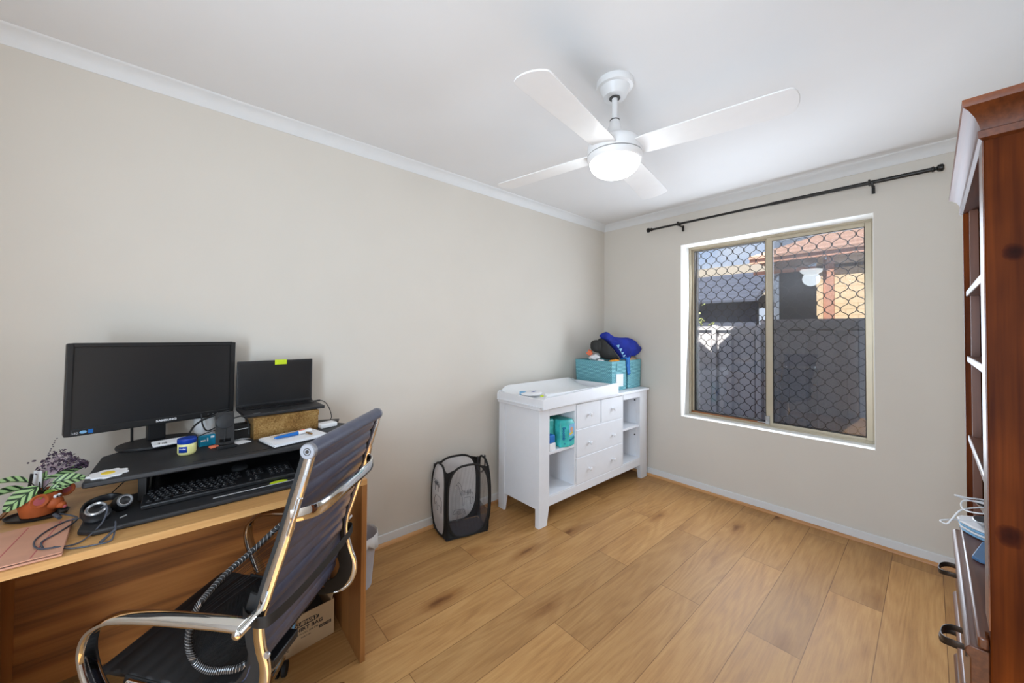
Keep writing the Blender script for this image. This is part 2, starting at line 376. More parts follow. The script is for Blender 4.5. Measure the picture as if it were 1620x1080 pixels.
# ------------------------------------------------------------------ mesh building
class MB:
    def __init__(s): s.v = []; s.f = []
    def add(s, vs, fs, T=None):
        k = len(s.v)
        s.v += [tuple(T @ Vector(p)) if T else tuple(p) for p in vs]
        s.f += [tuple(k+i for i in f) for f in fs]
        return s
    def box(s, x0, x1, y0, y1, z0, z1, T=None):
        return s.add([(x, y, z) for z in (z0, z1) for y in (y0, y1) for x in (x0, x1)],
                     [(0, 2, 3, 1), (4, 5, 7, 6), (0, 1, 5, 4), (2, 6, 7, 3), (0, 4, 6, 2), (1, 3, 7, 5)], T)
    def prism(s, poly, z0, z1, T=None):
        n = len(poly)
        vs = [(x, y, z0) for x, y in poly]+[(x, y, z1) for x, y in poly]
        fs = [tuple(range(n-1, -1, -1)), tuple(range(n, 2*n))]+[(i, (i+1) % n, n+(i+1) % n, n+i) for i in range(n)]
        return s.add(vs, fs, T)
    def lathe(s, prof, T=None, n=32, cap=True):
        vs = []; fs = []
        for r, z in prof:
            for i in range(n):
                a = 2*PI*i/n; vs.append((max(r, 1e-5)*math.cos(a), max(r, 1e-5)*math.sin(a), z))
        for j in range(len(prof)-1):
            for i in range(n):
                fs.append((j*n+i, j*n+(i+1) % n, (j+1)*n+(i+1) % n, (j+1)*n+i))
        if cap:
            fs.append(tuple(range(n-1, -1, -1))); fs.append(tuple((len(prof)-1)*n+i for i in range(n)))
        return s.add(vs, fs, T)
    def cyl(s, p0, p1, r, r1=None, n=16):
        p0, p1 = Vector(p0), Vector(p1); r1 = r if r1 is None else r1
        d = p1-p0; q = d.to_track_quat('Z', 'Y').to_matrix().to_4x4()
        return s.lathe([(r, 0), (r1, d.length)], Matrix.Translation(p0) @ q, n)
    def loft(s, rings, closed=False, cap=True):
        n = len(rings[0]); vs = [p for r in rings for p in r]; fs = []
        m = len(rings)
        for j in range(m if closed else m-1):
            a, b = j*n, ((j+1) % m)*n
            for i in range(n): fs.append((a+i, a+(i+1) % n, b+(i+1) % n, b+i))
        if cap and not closed:
            fs.append(tuple(range(n-1, -1, -1))); fs.append(tuple((m-1)*n+i for i in range(n)))
        return s.add(vs, fs)
    def tube(s, pts, r, n=8, closed=False, sub=0):
        pts = smooth(pts, sub, closed) if sub else [Vector(p) for p in pts]
        rings = []; m = len(pts); up = None
        rs = r if isinstance(r, (list, tuple)) else None
        for i, p in enumerate(pts):
            a = pts[(i-1) % m] if (closed or i > 0) else p
            b = pts[(i+1) % m] if (closed or i < m-1) else p
            t = (b-a).normalized() if (b-a).length > 1e-9 else Vector((0, 0, 1))
            if up is None:
                up = Vector((0, 0, 1)) if abs(t.z) < .9 else Vector((1, 0, 0))
            s1 = t.cross(up)
            if s1.length < 1e-6: s1 = t.orthogonal()
            s1.normalize(); up = s1.cross(t).normalized()
            rr = rs[min(i, len(rs)-1)] if rs else r
            rings.append([p+rr*(math.cos(2*PI*k/n)*s1+math.sin(2*PI*k/n)*up) for k in range(n)])
        return s.loft(rings, closed)
    def sweep(s, pts, w, h, side, n=12, e=.45, sub=0, closed=False):
        """flat bar: w along side, h along the normal"""
        pts = smooth(pts, sub, closed) if sub else [Vector(p) for p in pts]
        side = Vector(side).normalized(); rings = []; m = len(pts)
        for i, p in enumerate(pts):
            t = (pts[min(i+1, m-1)]-pts[max(i-1, 0)]).normalized()
            sd = (side-t*side.dot(t)).normalized(); nn = t.cross(sd)
            ring = []
            for k in range(n):
                a = 2*PI*k/n; ca, sa = math.cos(a), math.sin(a)
                ring.append(p+sd*(w/2*math.copysign(abs(ca)**e, ca))+nn*(h/2*math.copysign(abs(sa)**e, sa)))
            rings.append(ring)
        return s.loft(rings, closed)
    def grid(s, fn, nu, nv, T=None):
        vs = [fn(i/nu, j/nv) for j in range(nv+1) for i in range(nu+1)]
        fs = [(j*(nu+1)+i, j*(nu+1)+i+1, (j+1)*(nu+1)+i+1, (j+1)*(nu+1)+i) for j in range(nv) for i in range(nu)]
        return s.add(vs, fs, T)
    def ball(s, c, r, n=16, sc=(1, 1, 1), T=None):
        c = Vector(c); prof = []
        vs = []; fs = []; m = n//2
        for j in range(m+1):
            th = PI*j/m
            for i in range(n):
                a = 2*PI*i/n
                p = Vector((r*sc[0]*math.sin(th)*math.cos(a), r*sc[1]*math.sin(th)*math.sin(a), r*sc[2]*math.cos(th)))
                if T: p = T.to_3x3() @ p
                vs.append(c+p)
        for j in range(m):
            for i in range(n): fs.append((j*n+i, (j+1)*n+i, (j+1)*n+(i+1) % n, j*n+(i+1) % n))
        return s.add(vs, fs)
    def build(s, name, m, parent=None, world=True, bevel=0, seg=2, angle=35, smooth_=True, solid=0, subsurf=0, mirror=False):
        me = bpy.data.meshes.new(name)
        vs = [Vector(v) for v in s.v]
        if parent is not None and world:
            Mi = root_matrix(parent).inverted(); vs = [Mi @ v for v in vs]
        me.from_pydata([tuple(v) for v in vs], [], s.f)
        bm = bmesh.new(); bm.from_mesh(me)
        bmesh.ops.remove_doubles(bm, verts=bm.verts, dist=1e-6)
        bmesh.ops.recalc_face_normals(bm, faces=bm.faces)
        bm.to_mesh(me); bm.free()
        if smooth_:
            me.shade_smooth(); me.set_sharp_from_angle(angle=rad(angle))
        me.materials.append(M[m] if isinstance(m, str) else m)
        o = bpy.data.objects.new(name, me); COL.objects.link(o)
        if parent is not None: o.parent = parent
        if solid:
            md = o.modifiers.new('solid', 'SOLIDIFY'); md.thickness = solid; md.offset = 0
        if bevel:
            md = o.modifiers.new('bevel', 'BEVEL'); md.width = bevel; md.segments = seg; md.limit_method = 'ANGLE'
            md.angle_limit = rad(40); md.harden_normals = False
        if subsurf:
            md = o.modifiers.new('sub', 'SUBSURF'); md.levels = subsurf; md.render_levels = subsurf
        return o

def smooth(pts, sub, closed=False):
    P = [Vector(p) for p in pts]; n = len(P); out = []
    rng = n if closed else n-1
    for i in range(rng):
        if closed: a, b, c, d = P[(i-1) % n], P[i], P[(i+1) % n], P[(i+2) % n]
        else: a, b, c, d = P[max(i-1, 0)], P[i], P[i+1], P[min(i+2, n-1)]
        for k in range(sub):
            t = k/sub
            out.append(.5*((2*b)+(c-a)*t+(2*a-5*b+4*c-d)*t*t+(3*b-a-3*c+d)*t**3))
    if not closed: out.append(P[-1])
    return out

ROOTM = {}
def root_matrix(o):
    while o.parent is not None: o = o.parent
    return ROOTM.get(o.name, Matrix.Identity(4))

def thing(name, label, cat, loc=(0, 0, 0), rot=0., group=None, matrix=None):
    o = bpy.data.objects.new(name, None); COL.objects.link(o)
    o.empty_display_size = .05
    mm = matrix if matrix is not None else Matrix.Translation(loc) @ Matrix.Rotation(rot, 4, 'Z')
    o.matrix_world = mm; ROOTM[o.name] = mm
    o['label'] = label; o['category'] = cat
    if group: o['group'] = group
    return o
def tag(o, label, cat, group=None):
    o['label'] = label; o['category'] = cat
    if group: o['group'] = group
    return o
def struct(o):
    o['kind'] = 'structure'; return o
def single(mb, name, m, label, cat, group=None, **kw):
    """one-mesh thing; its origin is moved to the middle of its base"""
    xs = [v[0] for v in mb.v]; ys = [v[1] for v in mb.v]; zs = [v[2] for v in mb.v]
    c = Vector(((min(xs)+max(xs))/2, (min(ys)+max(ys))/2, min(zs)))
    mb.v = [(v[0]-c.x, v[1]-c.y, v[2]-c.z) for v in mb.v]
    o = mb.build(name, m, None, **kw); o.location = c
    return tag(o, label, cat, group)
def frame(origin, x, y):
    x = Vector(x).normalized(); y = Vector(y); y = (y-x*y.dot(x)).normalized(); z = x.cross(y)
    return Matrix(((x.x, y.x, z.x, origin[0]), (x.y, y.y, z.y, origin[1]), (x.z, y.z, z.z, origin[2]), (0, 0, 0, 1)))
def text(name, body, size, T, m, parent, world=True, sx=1., ext=.0004, align='CENTER', shear=0., bold=0.):
    cu = bpy.data.curves.new(name, 'FONT'); cu.body = body; cu.size = size; cu.extrude = ext
    cu.align_x = align; cu.align_y = 'CENTER'; cu.shear = shear; cu.offset = bold
    cu.resolution_u = 3
    tmp = bpy.data.objects.new(name, cu); COL.objects.link(tmp)
    dg = bpy.context.evaluated_depsgraph_get()
    me = bpy.data.meshes.new_from_object(tmp.evaluated_get(dg)); bpy.data.objects.remove(tmp)
    TT = T @ Matrix.Diagonal((sx, 1, 1, 1))
    if parent is not None and world: TT = root_matrix(parent).inverted() @ TT
    me.transform(TT); me.materials.clear(); me.materials.append(M[m])
    o = bpy.data.objects.new(name, me); COL.objects.link(o)
    if parent is not None: o.parent = parent
    return o
def T3(x, y, z, rx=0, ry=0, rz=0):
    return Matrix.Translation((x, y, z)) @ Matrix.Rotation(rad(rz), 4, 'Z') @ Matrix.Rotation(rad(ry), 4, 'Y') @ Matrix.Rotation(rad(rx), 4, 'X')

LAMP = 8.0
setup_materials()

XL, XR, YB, YF, ZC = -2.29, .58, 3.32, -.95, 2.475
WT = .24
# ------------------------------------------------------------------ shell
def shell():
    struct(MB().box(XL-WT, XR+WT, YF-WT, YB+WT, -.12, 0).build('floor', 'floor'))
    struct(MB().box(XL-WT, XR+WT, YF-WT, YB+WT, ZC, ZC+.12).build('ceiling', 'ceil'))
    struct(MB().box(XL-WT, XL, YF-WT, YB+WT, 0, ZC).build('wall_left', 'wall'))
    struct(MB().box(XR, XR+WT, YF-WT, YB+WT, 0, ZC).build('wall_right', 'wall'))
    # wall behind the camera has an assumed, unseen doorway
    w = MB()
    w.box(XL, -.75, YF-.12, YF, 0, ZC); w.box(.15, XR, YF-.12, YF, 0, ZC); w.box(-.75, .15, YF-.12, YF, 2.06, ZC)
    struct(w.build('wall_front', 'wall'))
    # window wall with opening
    x0, x1, z0, z1 = -1.478, -.236, .603, 2.137
    w = MB(); ys, ye = YB, YB+WT
    w.box(XL, x0, ys, ye, 0, ZC); w.box(x1, XR, ys, ye, 0, ZC); w.box(x0, x1, ys, ye, 0, z0); w.box(x0, x1, ys, ye, z1, ZC)
    struct(w.build('wall_back', 'wall'))
    r = MB(); t = .004
    r.box(x0, x0+t, ys-.002, ys+.17, z0, z1); r.box(x1-t, x1, ys-.002, ys+.17, z0, z1)
    r.box(x0+t, x1-t, ys-.002, ys+.17, z0, z0+t); r.box(x0+t, x1-t, ys-.002, ys+.17, z1-t, z1)
    struct(r.build('trim_1', 'reveal'))
    # cornice cove
    def cove(a):  # a in 0..1 -> (out, down)
        return [(0, .062), (.003, .062), (.006, .056), (.014, .036), (.028, .018), (.044, .008), (.052, .005), (.054, .0), (0, 0)]
    P = cove(0)
    def run(name, fn, a, b):
        m = MB(); rings = [[fn(o, ZC-d, t) for o, d in P] for t in (a, b)]
        m.loft(rings); struct(m.build(name, 'trim', smooth_=True, angle=50))
    run('trim_2', lambda o, z, t: Vector((XL+o, t, z)), YF, YB)
    run('trim_3', lambda o, z, t: Vector((t, YB-o, z)), XL, XR)
    run('trim_4', lambda o, z, t: Vector((XR-o, t, z)), YF, YB)
    # skirting
    h = .068
    def bb(name, quad, x0, x1, y0, y1, qx0, qx1, qy0, qy1, side):
        struct(MB().box(x0, x1, y0, y1, 0, h).build(name, 'trim', bevel=.004))
    struct(MB().box(XL, XL+.013, YF, YB, 0, h).build('baseboard_left', 'trim', bevel=.004))
    struct(MB().box(XL+.013, XR-.013, YB-.013, YB, 0, h).build('baseboard_back', 'trim', bevel=.004))
    struct(MB().box(XR-.013, XR, YF, YB, 0, h).build('baseboard_right', 'trim', bevel=.004))
    def quad(name, fn, a, b, m):
        pr = [(0, 0), (.018, 0)]+[(.018*math.cos(t*PI/10), .018*math.sin(t*PI/10)) for t in range(1, 6)]
        mm = MB(); mm.loft([[fn(o, z, t) for o, z in pr] for t in (a, b)]); struct(mm.build(name, m, angle=50))
    quad('trim_5', lambda o, z, t: Vector((XL+.013+o, t, z)), YF, YB-.013, 'quad')
    quad('trim_6', lambda o, z, t: Vector((t, YB-.013-o, z)), XL+.013, XR-.013, 'quadx')
    # frame of the assumed doorway behind the camera
    d = bpy.data.objects.new('door_1', None); COL.objects.link(d); struct(d)
    m = MB(); m.box(-.80, -.75, YF-.13, YF+.015, 0, 2.11); m.box(.15, .20, YF-.13, YF+.015, 0, 2.11); m.box(-.75, .15, YF-.13, YF+.015, 2.06, 2.11)
    m.build('door_frame', 'trim', d)
shell()

# ------------------------------------------------------------------ window
def window():
    w = bpy.data.objects.new('window_1', None); COL.objects.link(w); struct(w)
    x0, x1, z0, z1 = -1.474, -.240, .607, 2.133
    y0, y1 = 3.478, 3.535
    m = MB()
    m.box(x0, x0+.018, y0, y1, z0, z1); m.box(x1-.018, x1, y0, y1, z0, z1)
    m.box(x0+.018, x1-.018, y0, y1, z1-.02, z1); m.box(x0+.018, x1-.018, y0, y1, z0, z0+.018)
    m.box(x0+.018, x1-.018, y0-.012, y0+.002, z1-.012, z1); m.box(x0+.018, x1-.018, y0-.012, y0+.002, z0, z0+.010)
    m.build('window_frame', 'alu', w, bevel=.002)
    # fixed left sash
    def sash(nm, a, b, ya, yb, zb, zt, wl, wr, wb, wt):
        s = MB(); s.box(a, a+wl, ya, yb, zb, zt); s.box(b-wr, b, ya, yb, zb, zt)
        s.box(a+wl, b-wr, ya, yb, zb, zb+wb); s.box(a+wl, b-wr, ya, yb, zt-wt, zt)
        o = s.build(nm, 'alu', w, bevel=.002)
        g = MB(); t = .004
        g.box(a+wl, a+wl+t, ya-.001, yb, zb+wb, zt-wt); g.box(b-wr-t, b-wr, ya-.001, yb, zb+wb, zt-wt)
        g.box(a+wl, b-wr, ya-.001, yb, zb+wb, zb+wb+t); g.box(a+wl, b-wr, ya-.001, yb, zt-wt-t, zt-wt)
        g.build('gasket', 'alud', o)
        MB().box(a+wl, b-wr, (ya+yb)/2-.002, (ya+yb)/2+.002, zb+wb, zt-wt).build('window_pane', 'glass', o, smooth_=False)
        return o
    sash('sash', x0+.018, -.848, 3.506, 3.53, z0+.018, z1-.02, .018, .030, .008, .012)
    sash('sash', -.862, x1-.018, 3.480, 3.504, z0+.018, z1-.02, .036, .034, .018, .026)
    MB().box(x0+.02, -.86, 3.482, 3.504, z0+.0175, z0+.028).build('sliding_track', 'track', w)
    # latch
    m = MB(); m.box(-.872, -.846, 3.462, 3.48, z0+.022, z0+.085); m.cyl((-.859, 3.464, z0+.05), (-.859, 3.452, z0+.05), .008); m.box(-.93, -.872, 3.47, 3.476, z0+.026, z0+.034)
    m.build('latch', 'silver', w, bevel=.002)
    # fly screen over the right half
    MB().box(-.83, x1-.036, 3.545, 3.546, z0+.02, z1-.02).build('flyscreen', 'screen', w, smooth_=False)
    # diamond security grille
    def grille(xa, xb, za, zb, y, px, pz, xs, zs):
        g = MB(); k0 = int((xa-xs)/(px/2))-2; k1 = int((xb-xs)/(px/2))+2
        for k in range(k0, k1+1):
            pts = []
            zz = za
            sgn = 1 if k % 2 == 0 else -1
            n = int((zb-za)/(pz/16))
            for i in range(n+1):
                z = za+(zb-za)*i/n
                ph = (z-zs)/pz
                c = math.cos(2*PI*ph); c = math.copysign(abs(c)**.62, c)
                x = xs+k*px/2+sgn*px/4*c*.97
                pts.append((min(max(x, xa), xb), y, z))
            g.tube(pts, .0028, n=5)
            # clips where strands meet
            for j in range(-1, int((zb-zs)/(pz/2))+2):
                zc = zs+j*pz/2
                s2 = sgn*(1 if j % 2 == 0 else -1)
                xc = xs+k*px/2+s2*px/4
                if s2 > 0 and xa < xc < xb and za+.008 < zc < zb-.008:
                    g.box(xc-.0055, xc+.0055, y-.003, y+.003, zc-.009, zc+.009)
        g.build('security_grille', 'grille', w)
    grille(x0+.03, x1-.02, z0+.02, z1-.02, 3.62, .0895, .109, -1.40, 2.02)
    m = MB(); m.box(x0-.01, x1+.01, 3.61, 3.63, z0, z0+.02); m.box(x0-.01, x1+.01, 3.61, 3.63, z1-.02, z1)
    m.box(x0-.0, x0+.02, 3.61, 3.63, z0+.02, z1-.02); m.box(x1-.02, x1, 3.61, 3.63, z0+.02, z1-.02)
    m.build('grille_frame', 'grille', w)
window()
def curtain():
    t = thing('curtain_rod', 'black metal curtain rod with end knobs mounted above the window', 'curtain rod', (-.85, 3.24, 2.31))
    za = 2.312; y = 3.245
    m = MB(); m.cyl((-1.72, y, za), (-.75, y, za), .0095); m.cyl((-.78, y, za), (.02, y, za), .0125)
    m.build('pole', 'rod', t)
    for s, x in ((-1, -1.72), (1, .02)):
        T = Matrix.Translation((x, y, za)) @ Matrix.Rotation(s*PI/2, 4, 'Y')
        MB().lathe([(.011, -.01), (.016, -.005), (.016, .002), (.010, .006), (.010, .012), (.019, .018), (.021, .026), (.021, .036), (.014, .042)], T, 20).build('finial', 'rod', t)
    for x in (-1.455, -.235):
        m = MB(); m.box(x-.008, x+.008, 3.308, 3.32, za-.055, za-.005); m.box(x-.006, x+.006, y-.004, 3.31, za-.022, za-.014)
        m.sweep([(x, y-.016, za-.004), (x, y-.012, za-.016), (x, y, za-.02), (x, y+.012, za-.016), (x, y+.016, za+.006)], .012, .004, (1, 0, 0))
        m.box(x-.018, x-.008, y-.016, y+.016, za-.016, za+.018)
        m.build('bracket', 'rod', t)
curtain()

# ------------------------------------------------------------------ ceiling fan
def fan():
    cx, cy = -.930, 1.425
    t = thing('ceiling_fan', 'white four-blade ceiling fan with a lit glass globe', 'ceiling fan', (cx, cy, ZC))
    def L(name, prof, m, n=48, par=None): return MB().lathe(prof, Matrix.Translation((cx, cy, 0)), n).build(name, m, par or t, angle=40)
    L('canopy', [(.08, 2.475), (.082, 2.457), (.078, 2.448), (.066, 2.445), (.062, 2.438), (.053, 2.412), (.049, 2.405), (.02, 2.404)], 'fanw')
    L('canopy_hole', [(.024, 2.4035), (.024, 2.400), (.015, 2.399)], 'fang', 24)
    L('downrod', [(.0125, 2.402), (.0125, 2.28)], 'fanw', 20)
    h = L('motor_housing', [(.012, 2.304), (.020, 2.300), (.023, 2.285), (.034, 2.248), (.050, 2.222), (.054, 2.212), (.1, 2.205), (.117, 2.188), (.12, 2.172), (.12, 2.140)], 'fanw')
    L('groove', [(.1155, 2.1405), (.1155, 2.136)], 'fang', 48, h)
    L('groove', [(.0215, 2.3035), (.0215, 2.299)], 'fang', 24, h)
    L('lower_ring', [(.12, 2.136), (.119, 2.124), (.115, 2.113), (.110, 2.109), (.1, 2.1095)], 'fanw')
    prof = [(.109, 2.109)]+[(.109*math.cos(a*PI/2/10), 2.109-.066*math.sin(a*PI/2/10)) for a in range(1, 11)]
    L('light_globe', prof, 'lamp')
    a0 = rad(12.6)
    for k in range(4):
        a = a0+k*PI/2+rad((0, -.6, -2.4, -3.4)[k])
        c = Matrix.Translation((cx, cy, 2.157)) @ Matrix.Rotation(a, 4, 'Z') @ Matrix.Rotation(rad(-9), 4, 'X')
        out = []
        r0, r1 = .1, .655
        w0, w1 = .062, .094
        up = [(r0, .052), (.14, .060), (.3, .064), (.5, .070), (.60, .072), (r1-.026, .071), (r1-.016, .065)]
        tip = [(r1-.005, .045), (r1+.001, .02), (r1+.002, 0), (r1+.001, -.02), (r1-.005, -.045)]
        lo = [(x, -y) for x, y in reversed(up)]
        poly = up+tip+lo
        MB().prism(poly[::-1], -.003, .003, c).build('blade', 'fanw', t, bevel=.002)
        m = MB(); m.box(.085, .135, -.03, .03, .003, .008, c); m.build('blade_bracket', 'fanw', t, bevel=.002)
fan()

# ------------------------------------------------------------------ bookcase on the right
def bookcase():
    y0, y1 = 1.25, 1.985; xf = .0765; xb = .44
    t = thing('bookcase', 'tall dark-stained pine bookcase with open shelves above drawers', 'bookcase', (.26, 1.62, 0))
    zc = .72; zt = 1.775
    s = .028
    MB().box(xf, xb, y0, y0+s, 0, zt).build('side_panel', 'pine', t, bevel=.003)
    MB().box(xf, xb, y1-s, y1, 0, zt).build('side_panel', 'pine', t, bevel=.003)
    MB().box(xf+.012, xf+.03, y1-s-.035, y1-s, .74, zt).build('face_stile', 'pine_d', t)
    MB().box(xf-.0012, xf+.002, y0+.001, y0+.075, .74, zt).build('face_stile', 'pine_y', t)
    MB().box(xb-.012, xb, y0+s, y1-s, .05, zt).build('back_panel', 'pine_d', t)
    MB().box(xf, xb, y0, y1, zt, zt+.018).build('top_panel', 'pine_y', t)
    for z in (1.497, 1.279, 1.018):
        MB().box(xf+.004, xb-.012, y0+s, y1-s, z-.02, z).build('shelf', 'pine_y', t, bevel=.003)
    # cornice : stacked frusta forming ogee, overhangs front and sides
    prof = [(0, 1.758), (.010, 1.762), (.012, 1.776), (.004, 1.780), (.008, 1.79), (.018, 1.806), (.032, 1.818), (.044, 1.823), (.046, 1.828), (.046, 1.838), (0, 1.838)]
    m = MB(); rings = []
    for o, z in prof:
        rings.append([Vector((xf-o*.62, y1+o, z)), Vector((xf-o*.62, y0-o, z)), Vector((xb+.02, y0-o, z)), Vector((xb+.02, y1+o, z))])
    m.loft(rings); m.build('cornice', 'pine_c', t, angle=30)
    q = xf-.0015
    MB().prism([(.060, y0), (q, y0), (q, y0+s+.001), (xb, y0+s+.001), (xb, y1-s-.001), (q, y1-s-.001), (q, y1), (.060, y1)], zc-.024, zc).build('counter', 'pine_y', t, bevel=.004)
    MB().box(xf, xb-.012, y0+s, y1-s, .06, .08).build('base_board', 'pine_d', t)
    # three drawers with rounded top moulding and iron loop handles
    for z0, z1 in ((.50, .690), (.29, .482), (.09, .274)):
        m = MB()
        pts = [(.050, z0), (.050, z1-.026)]+[(.050-.007*math.sin(a*PI/8), z1-.026+.026*a/8) for a in range(1, 9)]+[(xf, z1), (xf, z0)]
        ya, yb = y0+.010, y1-.014
        m.loft([[Vector((x, y, z)) for x, z in pts] for y in (ya, yb)])
        d = m.build('drawer', 'pine_y', t, bevel=.002)
        for yy in (1.40, 1.78):
            q = MB(); zz = (z0+z1)/2+.03
            q.sweep([(.050, yy-.035, zz), (.032, yy-.035, zz), (.018, yy-.027, zz-.004), (.012, yy-.01, zz-.008), (.012, yy+.01, zz-.008), (.018, yy+.027, zz-.004), (.032, yy+.035, zz), (.050, yy+.035, zz)], .014, .0035, (0, 0, 1), sub=4)
            q.box(.047, .0505, yy-.045, yy-.027, zz-.014, zz+.014); q.box(.047, .0505, yy+.027, yy+.045, zz-.014, zz+.014)
            q.build('drawer_handle', 'iron', d)
bookcase()
def bookcase_items():
    z = .7205
    t = thing('paper_stack', 'pale blue-grey stack of curled paper sheets at far end of bookcase counter', 'papers', (.13, 1.86, z))
    for i in range(4):
        pts = [(.30, 1.80), (.30, 1.945), (.09, 1.945), (.068, 1.93), (.058, 1.905), (.062, 1.875), (.085, 1.84), (.12, 1.81)]
        o = .003*i
        MB().prism([(x-o*.6, y) for x, y in pts], z+.001+.0085*i, z+.0085+.0085*i).build('sheet_bundle', 'ltblue' if i % 2 == 0 else 'paper', t, bevel=.003)
    m = MB()
    Y = 1.65
    m.tube([(.16, Y+.05, .885), (.09, Y, .896), (.065, Y-.02, .898), (.042, Y-.03, .901), (.065, Y, .887), (.10, Y+.02, .879), (.13, Y, .872), (.09, Y-.04, .870), (.060, Y-.04, .868), (.053, Y-.02, .876), (.062, Y, .884), (.10, Y+.02, .884), (.14, Y+.05, .875),
            (.09, Y+.02, .868), (.053, Y-.02, .860), (.036, Y-.04, .836), (.026, Y-.05, .822), (.014, Y-.05, .826), (.03, Y-.03, .828), (.053, Y, .826), (.10, Y+.03, .822), (.15, Y+.07, .79), (.17, Y+.09, .735)], .0019, n=6, sub=6)
    single(m, 'white_cable', 'whitep', 'white thin cable looping out over the bookcase counter edge', 'cable')
    m = MB(); m.prism([(.072, 1.665), (.098, 1.80), (.20, 1.78), (.19, 1.63), (.085, 1.65)], z+.0005, z+.010)
    single(m, 'notebook', 'blueg', 'blue-grey notebook lying on the bookcase counter under the cable', 'notebook', bevel=.002)
    m = MB(); m.lathe([(.03, 0), (.045, .004), (.058, .018), (.056, .019), (.043, .008), (.0, .006)], Matrix.Translation((.14, 1.86, z+.036)), 28)
    m.lathe([(.03, .0), (.036, .02), (.05, .05), (.058, .062), (.056, .062), (.034, .024), (0, .012)], Matrix.Translation((.145, 1.86, z+.045)), 28)
    single(m, 'dish', 'silver', 'small pale grey dish resting on the paper stack in the bookcase', 'dish')
bookcase_items()

# ------------------------------------------------------------------ desk
DZ = .74
def desk():
    t = thing('desk', 'oak laminate desk with brown back panel along the left wall', 'desk', (-1.85, .06, 0))
    m = MB(); m.box(-2.165, -1.535, -.437, .563, DZ-.022, DZ)
    m.build('desktop', 'oak', t, bevel=.0015)
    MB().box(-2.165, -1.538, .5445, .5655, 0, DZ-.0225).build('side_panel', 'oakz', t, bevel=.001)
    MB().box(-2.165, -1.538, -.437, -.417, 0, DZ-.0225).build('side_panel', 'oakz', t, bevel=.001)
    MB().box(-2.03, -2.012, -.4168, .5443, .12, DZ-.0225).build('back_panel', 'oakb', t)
    m = MB(); m.box(-1.5365, -1.5335, -.437, .563, DZ-.0225, DZ-.0005)
    m.build('edge_band', 'oak', t)
    MB().box(-2.17, -1.60, -.446, -.4375, DZ-.02, DZ+.004).build('end_strip', 'oakb', t)
desk()

# sit-stand converter
CZ = .875
def converter():
    t = thing('desk_riser', 'black standing desk converter with monitor shelf and keyboard tray on the oak desk', 'desk riser', (-1.85, .15, DZ))
    poly = [(-1.722, -.238), (-1.715, -.228), (-1.715, .60), (-1.725, .612), (-1.98, .612), (-2.13, .53), (-2.15, .52), (-2.15, -.12), (-2.13, -.15), (-2.06, -.205), (-2.03, -.232)]
    MB().prism(poly, CZ-.018, CZ).build('top_shelf', 'blackm', t, bevel=.005, seg=3)
    m = MB(); m.box(-1.752, -1.748, .02, .58, CZ, CZ+.0012); m.build('groove_strip', 'black', t)
    poly = [(-1.64, -.215), (-1.625, -.20), (-1.625, .40), (-1.635, .412), (-1.95, .412), (-1.95, -.10), (-1.93, -.11), (-1.80, -.235), (-1.66, -.235)]
    MB().prism(poly, DZ+.001, DZ+.016).build('keyboard_tray', 'blackm', t, bevel=.005, seg=3)
    m = MB(); m.box(-2.12, -1.955, -.13, .50, DZ+.0005, DZ+.012); m.build('base_plate', 'black', t, bevel=.003)
    for y in (-.085, .46):
        m = MB()
        m.sweep([(-1.80, y, DZ+.016), (-2.09, y, CZ-.024)], .012, .03, (0, 1, 0)); m.sweep([(-2.09, y+.014, DZ+.016), (-1.80, y+.014, CZ-.024)], .012, .03, (0, 1, 0))
        m.build('scissor_arm', 'black', t)
    m = MB(); m.box(-1.86, -1.85, -.06, .45, DZ+.085, CZ-.019); m.build('front_rail', 'key', t)
    m = MB(); m.cyl((-1.85, .22, CZ-.03), (-1.843, .22, CZ-.03), .007); m.build('screw_head', 'silver', t)
    m = MB(); m.box(-2.10, -2.085, -.09, .47, DZ+.012, CZ-.019); m.build('rear_rail', 'black', t)
    m = MB(); m.box(-1.97, -1.80, -.12, -.10, DZ+.02, CZ-.0185); m.build('side_plate', 'black', t)
converter()

